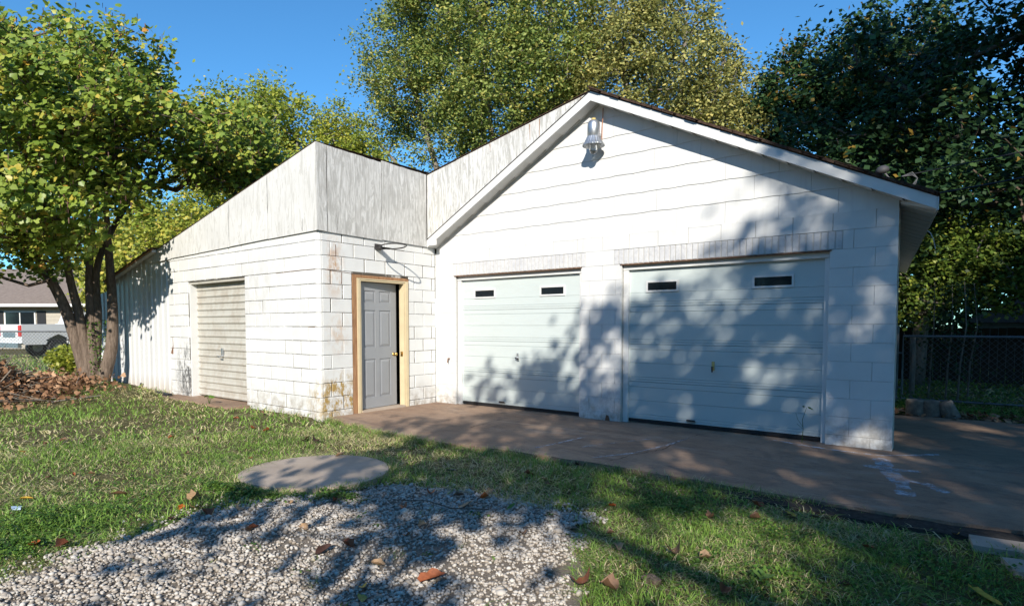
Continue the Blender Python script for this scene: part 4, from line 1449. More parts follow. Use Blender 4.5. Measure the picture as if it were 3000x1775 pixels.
sA = [shade_ell(.6, .4, 18, 4.0, 3.0, 3.2), shade_ell(-3.0, -.1, 17, 2.5, 2.2, 1.9, 1.3), shade_ell(-5.2, -.5, 16, 1.6, 1.6, 1.2, 1.5), shade_ell(3.4, 2.4, 19, 4, 3.2, 3.2),
      shade_ell(-2.9, -2.5, 16, 3.0, 2.0, 1.2, .5), shade_ell(.2, 2.6, 19, 2.8, 2, 1.5, .7), shade_ell(-5.6, -2.0, 15, 1.4, 1.3, .5, 1.2), shade_ell(-6.4, -3.3, 14, 2.0, 1.3, .75, .40), shade_ell(-4.0, -3.6, 15, 2, 1.5, .8, .30)]
cA = from_facade(1.5, 0, 18)
tree('shade_tree', 'broad leafy shade tree standing behind the viewer, out of frame', 'tree', (cA[0], cA[1], -.05),
     [[(cA[0], cA[1], -.3), (cA[0] - .2, cA[1], 3.2), (cA[0] - 1.2, cA[1] + .3, 6.5), (cA[0] - 2.6, cA[1] + .4, 8.8)], [(cA[0] - .1, cA[1], 3), (cA[0] + 1.6, cA[1], 7), (cA[0] + 2.2, cA[1], 10)],
      [(cA[0] - .2, cA[1], 3.0), (cA[0] - 3.2, cA[1] + .5, 5.2), (cA[0] - 5.8, cA[1] + 1.0, 6.4)]],
     sA, 620, 25000, .185, 'pear', .36, 'bark', 41, r0=.014, shell=.1)
cB = from_facade(8, 10, 22)
tree('tall_shade_tree', 'tall shade tree behind the viewer to the right, out of frame', 'tree', (cB[0], cB[1], -.05),
     [[(cB[0], cB[1], -.3), (cB[0], cB[1], 9), (cB[0], cB[1], 19)]],
     [shade_ell(7.5, 15.4, 22, 5, 4, 3.0), shade_ell(11.5, 15, 22, 5, 4, 4.2), shade_ell(4.6, 13.8, 22, 3.2, 3, 2.2), shade_ell(15, 8, 22, 5, 4, 3.5, .6), shade_ell(6.0, 4.4, 22, 3.6, 4, 1.7), shade_ell(9, 10.8, 22, 4, 3, 1.4, .25)],
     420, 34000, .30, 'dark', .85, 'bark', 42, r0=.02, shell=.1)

tree('sky_block_tree', 'added dense leafy tree right of the apron, unseen, blocking sky light', 'tree', (8.6, 1.0, -.05),  # added out of view to keep sky light off the apron
     [[(8.6, 1, -.3), (8.5, 1, 4), (8.2, .6, 9)], [(8.5, 1, 3), (7.0, -1.5, 6.5)], [(8.5, 1, 3), (7.2, 3.5, 7)]],
     [(8.4, 1.0, 5.6, 3.8, 4.5, 2.6), (8.4, 4.0, 4.2, 2.6, 3.0, 2.2), (7.4, -2.6, 5.2, 2.4, 2.4, 2.2)], 380, 26000, .30, 'dark', .8, 'bark', 43, r0=.02, shell=.1)

# ------------------------------------------------------------------ right yard
gate = thing('chain_link_gate', 'low galvanised chain-link gate closing the gap right of the garage', 'gate', (-.92, 4.95, 0))
MB().tube([(-.06, 0, -.1), (-.06, 0, 1.32)], .030, 10).build('post', M['wire'], gate)
MB().tube([(.03, 0, .06), (.03, 0, 1.14), (3.2, 0, 1.14)], .020, 8).build('top_rail', M['wire'], gate)
MB().tube([(.03, 0, .06), (3.2, 0, .06)], .018, 8).build('bottom_rail', M['wire'], gate)
for z_ in (.25, .85):
    MB().tube([(-.06, 0, z_), (.03, 0, z_)], .014, 6).build('hinge', M['wire'], gate)


def mesh_wire(L, H_, s, r_):
    A, B = [], []
    n = int((L + H_) / s)
    for i in range(n):
        u = i * s
        # rising and falling diagonals clipped to the frame
        a0, a1 = max(0, u - H_), min(L, u)
        A.append((a0, -.004, min(H_, u - a0) if u - a0 < H_ else H_)); B.append((a1, -.004, max(0, u - a1)))
        A.append((a0, .004, H_ - min(H_, u - a0))); B.append((a1, .004, H_ - max(0, u - a1)))
    A, B = np.array(A, float), np.array(B, float)
    return tubes_np(A, B, np.full(len(A), r_), np.full(len(A), r_), 3)


V_, F_ = mesh_wire(3.15, 1.12, .095, .0028)
obj('mesh', arrmesh('mesh', V_ + np.array([.03, 0, .05]), F_, M['wire']), gate, kind='stuff')
# concrete bollard stubs used as edging
for i, (x, y, tl, lab) in enumerate([(-.60, 3.30, (0, 0), 'upright concrete stub nearest the garage corner, edging the apron'), (-.40, 3.34, (0, .04), 'middle concrete stub of three edging the apron by the gate'), (-.17, 3.38, (0, .45), 'tilted concrete stub, rightmost of three edging the apron')]):
    mb = MB().lathe([(0, .22), (.105, .22), (.115, .205), (.118, -.05), (0, -.05)], (0, 0, 0), 20)
    o = mb.build('concrete_stub', M['stub'], loc=(x, y, 0), smooth=False)
    o.rotation_euler = (tl[0], -tl[1], 0)
    o['label'] = lab; o['category'] = 'concrete stub'; o['group'] = 'concrete stubs edging the apron'
# dark board fence behind
pf = thing('board_fence', 'dark wooden board fence behind the chain-link gate', 'fence', (0, 10.2, 0))
for i in range(54):
    MB().box(-2.6 + i * .15, -.01 + (i % 2) * .006, 0, -2.6 + i * .15 + .142, .01 + (i % 2) * .006, 1.27 + random.uniform(-.012, .012)).build('board', simple('dark_fence_wood', (.05, .04, .032), .9, .1) if i == 0 else bpy.data.materials['dark_fence_wood'], pf)
pole_o = thing('old_fence_post', 'pale flaking fence post just behind the gate hinge', 'post', (-.78, 5.4, 0))
MB().tube([(0, 0, -.1), (.01, 0, .6), (0, 0, 1.12)], .045, 8).build('post', M['pale_bark'], pole_o)
# small outbuilding far right
shed = thing('neighbour_shed', 'low brown-roofed shed beyond the dark fence at the right edge', 'shed', (2.2, 17, 0))
MB().box(-1.9, 0, 0, 4, 3, 1.45).build('wall', simple('shed_wall', (.16, .17, .17), .8, .2), shed)
mb = MB(); mb.v = [(-2.4, -.4, 1.42), (4.4, -.4, 1.42), (4.4, 3.4, 1.42), (-2.4, 3.4, 1.42), (-.6, 1.5, 2.35), (2.8, 1.5, 2.35)]
mb.f = [(0, 1, 5, 4), (1, 2, 5), (2, 3, 4, 5), (3, 0, 4), (0, 3, 2, 1)]
mb.build('roof', M['roof'], shed)
MB().box(-1.2, -.02, .8, -.7, -.002, 1.25).build('window', M['glass'], shed)
MB().tube([(-.3, .3, 1.7), (-.3, .3, 2.6)], .04, 8).build('vent_pipe', M['steel'], shed)
# bush undergrowth and saplings
r = np.random.default_rng(8)
for i, (x, y) in enumerate([(-.55, 5.9), (-.30, 6.1), (-.12, 5.8), (.02, 6.5)]):
    s_t = thing('sapling', ['thin leafless sapling nearest the old post behind the gate', 'second thin sapling behind the gate, slightly leaning', 'third thin sapling behind the gate in the ground cover', 'rightmost thin sapling behind the gate'][i], 'sapling', (x, y, 0), 'thin saplings behind the gate')
    MB().tube([(0, 0, -.05), (.02, 0, .6), (.05 + .02 * i, .02, 1.3), (.04, .05, 2.1)], [.018, .015, .010, .004], 6).build('trunk', M['pale_bark'], s_t)
    n = 260
    C_ = np.stack([r.normal(0, .12, n), r.normal(0, .12, n), r.uniform(.4, 2.1, n)], 1)
    v, f, tt = leaf_quads(C_, .06, r.random(n) * .6, .3, 50 + i)
    obj('crown', arrmesh('crown', v, f, M['dark'], tt), s_t, kind='stuff')
n = 9000
C_ = np.stack([r.uniform(-1.1, 4, n), r.uniform(3.5, 9.5, n), np.zeros(n)], 1)
C_[:, 2] = gz(C_[:, 0], C_[:, 1]) + r.random(n) ** 2 * .14 * (1 + snoise(C_[:, 0], C_[:, 1], 2, 4))
v, f, tt = leaf_quads(C_, .05, np.clip(r.normal(.5, .3, n), 0, 1), .6, 60)
obj('ground_cover', arrmesh('ground_cover', v, f, M['weed'], tt), kind='stuff', label='low leafy ground cover beyond the apron by the gate', category='ground cover')


# ------------------------------------------------------------------ left background
house = thing('neighbour_house', 'beige sided neighbour house with brown roof behind the pickup', 'house', (-41.5, 4.0, 0))
house.rotation_euler.z = R(37.5)
mb = MB().box(-8, 0, 0, 9, 7, 2.5)
mb.build('wall', simple('siding_beige', (.42, .385, .32), .7, .3, var=.05), house)
for i in range(11):
    MB().box(-8, -.022, .1 + i * .22, 9, -.002, .1 + i * .22 + .205).build('siding_board', simple('siding_beige_b', (.45, .41, .345), .7, .3, var=.05) if i == 0 else bpy.data.materials['siding_beige_b'], house)
m = Mat('neighbour_roof')
m.col(m.ramp(m.noise(5, 6, .7, (1, 1, 4)), [(.3, (.17, .135, .115)), (.7, (.27, .22, .19))]), .9, .1)
mb = MB(); mb.v = [(-8.5, -.6, 2.50), (9.5, -.6, 2.50), (9.5, 7.6, 2.5), (-8.5, 7.6, 2.5), (-8.5, 3.5, 4.9), (9.5, 3.5, 4.9)]
mb.f = [(0, 1, 5, 4), (2, 3, 4, 5), (0, 4, 3), (1, 2, 5), (0, 3, 2, 1)]
mb.build('roof', m.m, house)
MB().box(-8.5, -.72, 2.40, 9.5, -.602, 2.56).build('gutter', M['trim'], house)
for cx_ in (-2.2, -6.2, 3.5):
    wn = obj('window', None, house, loc=(cx_, 0, 1.55))
    MB().box(-.9, -.07, -.62, .9, -.0225, .62).build('window_frame', M['trim'], wn)
    MB().box(-.82, -.075, -.54, -.03, -.0705, .54).box(.03, -.075, -.54, .82, -.0705, .54).build('pane', M['glass'], wn)
    for s_ in (-1, 1):
        MB().box(s_ * 1.22 - .25, -.06, -.62, s_ * 1.22 + .25, -.0225, .62).build('shutter', M['black'], house, loc=(cx_, 0, 1.55))

truck = thing('pickup_truck', 'white pickup truck parked behind the far chain-link fence', 'pickup truck', (-31.295, -.49, 0))
truck.rotation_euler.z = R(100)
wp = simple('truck_white_paint', (.66, .67, .69), .25, .6, var=.02)
# local x: forward, rear at x=0; y: left(+)/right(-)
body = [(0, .62), (0, 1.38), (2.1, 1.40), (2.1, 1.42), (5.6, 1.25), (5.6, .55), (4.95, .50), (4.85, .80), (4.5, .95), (4.15, .80), (4.05, .48), (1.75, .48), (1.66, .80), (1.3, .98), (.94, .80), (.84, .55), (.1, .55)]
MB().prism([(x, z) for x, z in body], -.98, .98, 1).build('body', wp, truck)
MB().prism([(2.15, 1.40), (3.95, 1.38), (3.35, 1.92), (2.35, 1.92)], -.85, .85, 1).build('cab', wp, truck)
MB().prism([(2.30, 1.42), (3.80, 1.41), (3.30, 1.84), (2.42, 1.84)], -.86, .86, 1).build('side_window', M['glass'], truck)
MB().box(-.14, -.95, .42, -.01, .95, .62).build('bumper', M['steel'], truck)
MB().box(-.012, -.72, .72, -.001, .72, 1.30).build('tailgate', wp, truck)
MB().box(-.03, -.5, .85, -.0125, .5, 1.05).build('tailgate_handle', M['steel'], truck)
red = simple('tail_light_red', (.55, .02, .02), .2, .6)
for s_ in (-1, 1):
    MB().box(-.03, s_ * .87 - .10, .90, .24, s_ * .87 + .125, 1.34).build('tail_light', red, truck)
MB().box(.85, -.992, .70, 4.1, -.981, .76).build('side_moulding', M['black'], truck)
for x_ in (1.3, 4.5):
    for s_ in (-1, 1):
        wh = obj('wheel', None, truck, loc=(x_, s_ * .86, .38))
        MB().lathe([(.20, -.13), (.36, -.13), (.38, -.09), (.38, .09), (.36, .13), (.20, .13)], (0, 0, 0), 24, (0, 1, 0)).build('tyre', M['black'], wh)
        MB().lathe([(0, -.08), (.20, -.11), (.20, .11), (0, .08)], (0, 0, 0), 16, (0, 1, 0)).build('rim', M['steel'], wh)

lf = thing('far_chain_link_fence', 'chain-link fence across the side yard in front of the pickup', 'fence', (-23.5, -4.05, 0))
lf.rotation_euler.z = R(38)
MB().tube([(-4, 0, 1.16), (9, 0, 1.16)], .024, 8).build('top_rail', M['wire'], lf)
for i in range(5):
    MB().tube([(-4 + i * 3.0, .02, -.1), (-4 + i * 3.0, .02, 1.2)], .03, 8).build('post', M['wire'], lf)
V_, F_ = mesh_wire(13, 1.14, .10, .0035)
obj('mesh', arrmesh('mesh', V_ + np.array([-4, 0, .01]), F_, M['wire']), lf, kind='stuff')

# shrub by the fence
r = np.random.default_rng(3)
for i, (x, y, rd, hgt, lab) in enumerate([(-19.6, -1.6, .75, .85, 'yellow-green shrub against the far fence, left of the redbud stems'), (-16.9, -1.4, .35, 2.6, 'thin yellow-green sapling between the redbud and the annex end')]):
    sb = thing('shrub', lab, 'shrub', (x, y, 0))
    n = 2600 if i == 0 else 900
    d = r.normal(0, 1, (n, 3)); d /= np.linalg.norm(d, axis=1, keepdims=True)
    C_ = d * np.array([rd, rd, hgt / 2]) * (r.random(n) ** .4)[:, None] + np.array([0, 0, hgt / 2])
    v, f, tt = leaf_quads(C_, .10, np.clip(r.normal(.5, .2, n), 0, 1), .3, 70 + i)
    obj('foliage', arrmesh('foliage', v, f, M['gold'], tt), sb, kind='stuff')
    mb = MB()
    for j in range(7):
        a = j * .9
        mb.tube([(0, 0, -.05), (.3 * rd * math.cos(a), .3 * rd * math.sin(a), hgt * .5), (.6 * rd * math.cos(a), .6 * rd * math.sin(a), hgt * .85)], .012, 4)
    mb.build('stem', M['bark'], sb)

# ---- brush pile
bp = thing('brush_pile', 'heap of cut branches with dry brown leaves at the left frame edge', 'brush pile', (-13.9, -4.9, 0))
n = 5200
a = r.uniform(0, 6.28, n); q = np.abs(r.normal(0, .55, n))
bxp = q * np.cos(a) * 1.5; byp = q * np.sin(a) * 1.2
hz = .80 * np.exp(-(q / .75) ** 2) * (1 + .25 * snoise(bxp, byp, 5, 3))
C_ = np.stack([bxp, byp, hz * r.uniform(.35, 1.1, n) + .02], 1)
n2 = 800
C2 = np.stack([r.normal(.2, .7, n2), r.normal(1.1, .4, n2), np.zeros(n2)], 1)
C2[:, 2] = np.abs(r.normal(0, .09, n2)) + .03 + gz(C2[:, 0] - 13.9, C2[:, 1] - 4.9) + .03
C_ = np.concatenate([C_, C2])
v, f, tt = leaf_quads(C_, .085, np.clip(r.normal(.45, .25, len(C_)), 0, 1), .1, 77, fold=True)
obj('dry_leaves', arrmesh('dry_leaves', v, f, M['dry'], tt), bp, kind='stuff')
A, B = [], []
for i in range(330):
    c = np.array([r.normal(0, .7), r.normal(.2, .6), 0]); c[2] = .65 * math.exp(-(np.hypot(c[0], c[1]) / .8) ** 2) * r.uniform(.3, 1.1) + .06
    d = r.normal(0, 1, 3); d[2] *= .3; d /= np.linalg.norm(d)
    A.append(c - d * .4); B.append(c + d * r.uniform(.3, .7))
A, B = np.array(A), np.array(B)
A[:, 2] = np.maximum(A[:, 2], .03); B[:, 2] = np.maximum(B[:, 2], .03)
V_, F_ = tubes_np(A, B, r.uniform(.006, .016, len(A)), r.uniform(.003, .008, len(A)), 5)
obj('branches', arrmesh('branches', V_, F_, M['pale_bark']), bp, kind='stuff')

# black drain pipe at the base of the siding
o = MB().tube([(-12.45, YC - .14, .03), (-11.95, YC - .20, .04), (-11.55, YC - .24, .045)], .045, 10).build('drain_pipe', M['black'])
o['label'] = 'short black drain pipe lying at the foot of the metal siding'; o['category'] = 'pipe'


# ------------------------------------------------------------------ grass and weeds
def blades(x, y, h, wd, tint, lean, seed):
    r_ = np.random.default_rng(seed)
    n_ = len(x)
    a_ = r_.uniform(0, 2 * np.pi, n_)
    la = r_.uniform(0, 2 * np.pi, n_)
    z0_ = gz(x, y) - .004
    base_ = np.stack([x, y, z0_], 1)
    side = np.stack([np.cos(a_), np.sin(a_), np.zeros(n_)], 1) * wd[:, None]
    ld = np.stack([np.cos(la), np.sin(la), np.zeros(n_)], 1)
    k1 = lean * r_.uniform(.2, .9, n_); k2 = k1 * r_.uniform(1.6, 3.0, n_)
    m1 = base_ + ld * (h * k1 * .5)[:, None]; m1[:, 2] += h * .6 / np.sqrt(1 + k1)
    tp = base_ + ld * (h * k2 * .62)[:, None]; tp[:, 2] += h / (1 + .6 * k2)
    v_ = np.stack([base_ - side, base_ + side, m1 + side * .8, m1 - side * .8, tp], 1).reshape(-1, 3)
    b_ = (np.arange(n_) * 5)[:, None]
    f1 = b_ + np.array([[0, 1, 2]]); f2 = b_ + np.array([[0, 2, 3]]); f3 = b_ + np.array([[3, 2, 4]])
    return v_, np.concatenate([f1, f2, f3]), np.concatenate([tint] * 3)


def grass_ok(x, y):
    ok = ~inside(x, y, SLAB)
    e = .13 * snoise(x, y, 4, 31)
    tuft = (snoise(x, y, 9, 61) > 1.05) & (rng.random(len(x)) < .6)
    ok &= ~inside(x + e, y + e, GRAVEL) | tuft
    ok &= np.hypot((x - PAD_C[0]) / 1.03, y - PAD_C[1]) > PAD_R - .02
    ok &= ~((y > YC - .03) & (x < XC + .02) & (x > -16))
    ok &= ~((x > XC) & (x < 3.4) & (y > -2.3) & (y < 3.4))
    # leafy dirt round the redbud foot and the pile, and the asphalt
    d_ = np.hypot((x - TREE[0]) * .6, y - TREE[1])
    ok &= rng.random(len(x)) > np.clip(1.3 - d_, 0, .8)
    ok &= ~((x > -1.3) & (y > -2.66 + .06 * snoise(x, y, 3, 3)) & (y < -2.2) & (rng.random(len(x)) < .93))
    ok &= ~((x > OPEN[0] - .5) & (x < OPEN[1] + .1) & (y > YC - .36))
    # bare-ish, straw patches
    ok &= ~(inside(x, y, [(-.2, -3.9), (.7, -3.9), (.7, -2.5), (-.3, -2.5)]) & (rng.random(len(x)) < .6))
    return ok


def gen(n_, rmin, rmax):
    """uniform in the sector in front of the camera"""
    rr_ = np.sqrt(rng.uniform(rmin ** 2, rmax ** 2, n_))
    th = rng.uniform(R(-22), R(100), n_)           # angle left of +Y
    return -np.sin(th) * rr_, CAM.y + np.cos(th) * rr_


GV, GF, GT = [], [], []
offs = 0
for (n_, r0_, r1_, hm, wm) in ((100000, 1.6, 4.6, .060, .0021), (115000, 4.4, 8.2, .066, .0034), (66000, 8, 14, .075, .0062), (64000, 13.5, 36, .11, .018)):
    x, y = gen(n_, r0_, r1_)
    ok = grass_ok(x, y)
    x, y = x[ok], y[ok]
    dens = snoise(x, y, 3.0, 14)
    kk = rng.random(len(x)) < np.clip(.85 + .3 * dens, .3, 1)
    x, y = x[kk], y[kk]
    # tufts: pull blades together
    gxc = np.round(x / .05 + .3 * np.sin(y * 40)) * .05; gyc = np.round(y / .05 + .3 * np.sin(x * 37)) * .05
    pull = (rng.random(len(x)) < .5) * .55
    x = x + (gxc - x) * pull; y = y + (gyc - y) * pull
    tall = np.clip(1 + .35 * snoise(x, y, 2.1, 8), .5, 1.8)
    # taller along slab and wall edges
    h = hm * tall * rng.uniform(.5, 1.6, len(x))
    edgew = (x < XC) & (y > YC - .25)
    h = np.where(edgew, h * 1.5, h)
    straw = .45 + .50 * snoise(x, y, 1.5, 77) + .18 * snoise(x, y, 7, 5)
    is_straw = rng.random(len(x)) < np.clip(straw, .06, .80)
    tint_ = np.where(is_straw, rng.uniform(.66, 1, len(x)), np.clip(rng.normal(.34, .15, len(x)), 0, .6))
    lean = np.where(is_straw, 2.2, 1.2) * (1 + .4 * snoise(x, y, 5, 18))
    tint_ = np.clip(tint_ + np.where(is_straw, 0, .13 * snoise(x, y, 3.3, 44)), 0, 1)
    h = np.where(is_straw, h * .85, h)
    v_, f_, t_ = blades(x, y, h, np.full(len(x), wm) * rng.uniform(.7, 1.4, len(x)), tint_, lean, int(r0_ * 10))
    GV.append(v_); GF.append(f_ + offs); GT.append(t_); offs += len(v_)
# fringe of longer grass creeping over the apron edge and round the disc
n_ = 9000
t_ = rng.uniform(0, 8, n_); i_ = t_.astype(int); u_ = t_ - i_
E_ = np.array(SLAB[:10])
x = E_[i_, 0] * (1 - u_) + E_[i_ + 1, 0] * u_; y = E_[i_, 1] * (1 - u_) + E_[i_ + 1, 1] * u_ - np.abs(rng.normal(0, .05, n_)) + .005
kk = (rng.random(n_) < np.clip(.6 + .5 * snoise(x, y, 7, 12), .1, 1)) & (x < -1.0 + rng.normal(0, .3, n_))
x, y = x[kk], y[kk]
a_ = rng.uniform(0, 6.28, 1800); rr_ = PAD_R * 1.04 + np.abs(rng.normal(0, .03, 1800))
a_ = a_[snoise(np.cos(a_) * 3, np.sin(a_) * 3, 2, 4) > -.3]; rr_ = rr_[:len(a_)]
x = np.concatenate([x, PAD_C[0] + rr_ * np.cos(a_)]); y = np.concatenate([y, PAD_C[1] + rr_ * np.sin(a_)])
st_ = rng.random(len(x)) < .38
v_, f_, t_ = blades(x, y, rng.uniform(.07, .17, len(x)), np.full(len(x), .0026), np.where(st_, rng.uniform(.66, 1, len(x)), rng.uniform(.1, .5, len(x))), np.full(len(x), 1.4), 5)
GV.append(v_); GF.append(f_ + offs); GT.append(t_); offs += len(v_)
obj('grass', arrmesh('grass', np.concatenate(GV), np.concatenate(GF), M['grass'], np.concatenate(GT)), kind='stuff', label='rough green and straw-coloured lawn grass around the gravel and along the wall', category='grass')

# broad-leaf weeds: along gravel edge, lid, lower left and lower right
WV = []
def weedpatch(cx_, cy_, rx, ry, n_, hmax):
    x = rng.normal(cx_, rx, n_); y = rng.normal(cy_, ry, n_)
    ok = ~inside(x, y, SLAB) & (np.hypot(x - PAD_C[0], y - PAD_C[1]) > PAD_R)
    x, y = x[ok], y[ok]
    z_ = gz(x, y) + rng.random(len(x)) * hmax * (.6 + .5 * snoise(x, y, 12, 6))
    WV.append(np.stack([x, y, z_], 1))
for t in np.linspace(0, 1, 9):
    weedpatch(-5.0 + t * 1.2, -4.95 + .75 * max(0, t - .4) + .02, .08, .06, 700, .07)
weedpatch(-4.9, -6.15, .22, .28, 3600, .09)
weedpatch(-4.55, -6.45, .14, .16, 1800, .07)
weedpatch(-1.0, -3.3, .25, .18, 1500, .06)
weedpatch(-1.1, -4.2, .2, .25, 1500, .05)
weedpatch(-.5, -4.1, .3, .22, 1300, .06)
weedpatch(-1.75, -3.2, .25, .2, 1800, .07)
weedpatch(0.05, -3.4, .22, .25, 1400, .06)
weedpatch(-5.3, -5.3, .5, .35, 1500, .05)
for q_ in range(14):
    t_ = q_ / 13
    weedpatch(-5.3 + 1.25 * t_, -4.35 - .5 * math.sin(t_ * 3.1) , .05, .05, 120, .05)
weedpatch(-13.4, -3.0, .5, .25, 500, .12)
for _ in range(26):
    weedpatch(rng.uniform(-3.8, -1.6), rng.uniform(-5.9, -3.9), .03, .03, 22, .03)
C_ = np.concatenate(WV)
v, f, tt = leaf_quads(C_, .020, np.clip(rng.normal(.5, .28, len(C_)), 0, 1), 1.2, 90, elong=.75)
obj('weeds', arrmesh('weeds', v, f, M['weed'], tt), kind='stuff', label='small round-leaved weeds along the gravel edge and around the concrete lid', category='weeds')

# ------------------------------------------------------------------ seedlings by the garage
pl = thing('seedling', 'spindly seedling growing at the foot of the right overhead door', 'seedling', (-1.46, -.05, 0))
MB().tube([(0, 0, -.01), (.01, 0, .15), (.0, 0, .26), (.04, 0, .40)], [.004, .004, .003, .002], 5).tube([(.005, 0, .18), (-.05, 0, .26), (-.07, 0, .33)], .0018, 4).tube([(0, 0, .16), (-.06, .01, .21)], .0018, 4).build('stem', M['weed'], pl)
for dx_, dz_, a in ((.03, .0, .3), (-.03, .01, 2.6), (.05, -.01, .9)):
    v, f, tt = leaf_quads(np.zeros((1, 3)), .065, np.array([.6]), 30, 2)
    o = obj('leaf', arrmesh('leaf', v, f, M['weed'], tt), pl, loc=(.04 + dx_, 0, .40 + dz_)); o.rotation_euler = (.5, .2, a)
sp = thing('sprig', 'little green sprig in front of the roll-up door sill', 'weed', (-9.95, -2.62, .02))
for dx_ in (-.10, -.04, .05, .12):
    MB().tube([(0, 0, 0), (dx_ * .5, 0, .09), (dx_, 0, .14)], .003, 4).build('stem', M['weed'], sp)
    v, f, tt = leaf_quads(np.zeros((1, 3)), .10, np.array([.7]), 30, 2, fold=True)
    o = obj('leaf', arrmesh('leaf', v, f, M['weed'], tt), sp, loc=(dx_, 0, .14)); o.rotation_euler = (.6, dx_ * 3, dx_ * 9)

# ------------------------------------------------------------------ fallen leaves, each its own thing
def leaf_mat(name, c):
    m = Mat(name)
    m.col(m.ramp(m.noise(45, 5, .6), [(.3, tuple(q * .6 for q in c)), (.65, c)]), .6, .3)
    return m.m


LC = {'orange': leaf_mat('leaf_orange', (.50, .12, .02)), 'rust': leaf_mat('leaf_rust', (.30, .09, .035)), 'brown': leaf_mat('leaf_brown', (.20, .11, .065)),
      'tan': leaf_mat('leaf_tan', (.46, .29, .16)), 'yellow': leaf_mat('leaf_yellow', (.62, .38, .05)), 'green': leaf_mat('leaf_green', (.14, .24, .05)), 'red': leaf_mat('leaf_red', (.30, .03, .02)),
      'grey': leaf_mat('leaf_grey', (.34, .33, .28)), 'dark': leaf_mat('leaf_dark', (.07, .035, .025))}


def curled(size, curl, lob, seed, elong=1.0):
    r_ = random.Random(seed)
    mb = MB(); N_ = 14
    mb.v.append((0, 0, 0))
    for ring_ in (.55, 1.0):
        for j in range(N_):
            a = 2 * math.pi * j / N_
            rr_ = size * .5 * ring_ * (1 + (lob * math.cos(a * 5) if ring_ == 1 else 0) + r_.uniform(-.08, .08))
            x = rr_ * math.cos(a) * elong; y = rr_ * math.sin(a) / elong
            z_ = curl * (y * y) / (size) * 2.2 + r_.uniform(-.04, .06) * size * ring_ + .15 * curl * x * x / size
            mb.v.append((x, y, z_))
    for j in range(N_):
        j2 = (j + 1) % N_
        mb.f.append((0, 1 + j, 1 + j2)); mb.f.append((1 + j, 1 + N_ + j, 1 + N_ + j2, 1 + j2))
    return mb


def fallen(x, y, col, size, label, group=None, curl=.9, lob=.12, elong=1.15, seed=0, z=None, tilt=.35):
    size *= .85
    me_ = curled(size, curl * 1.3, lob, seed, elong).mesh('fallen_leaf', LC[col], True)
    r_ = random.Random(seed * 3 + 1)
    base = float(gz(x, y)) if z is None else z
    o = obj('fallen_leaf', me_, loc=(x, y, base + .022 + size * .08))
    o.rotation_euler = (r_.uniform(-tilt, tilt), r_.uniform(-tilt, tilt), r_.uniform(0, 6.28))
    o['label'] = label; o['category'] = 'leaf'
    if group:
        o['group'] = group


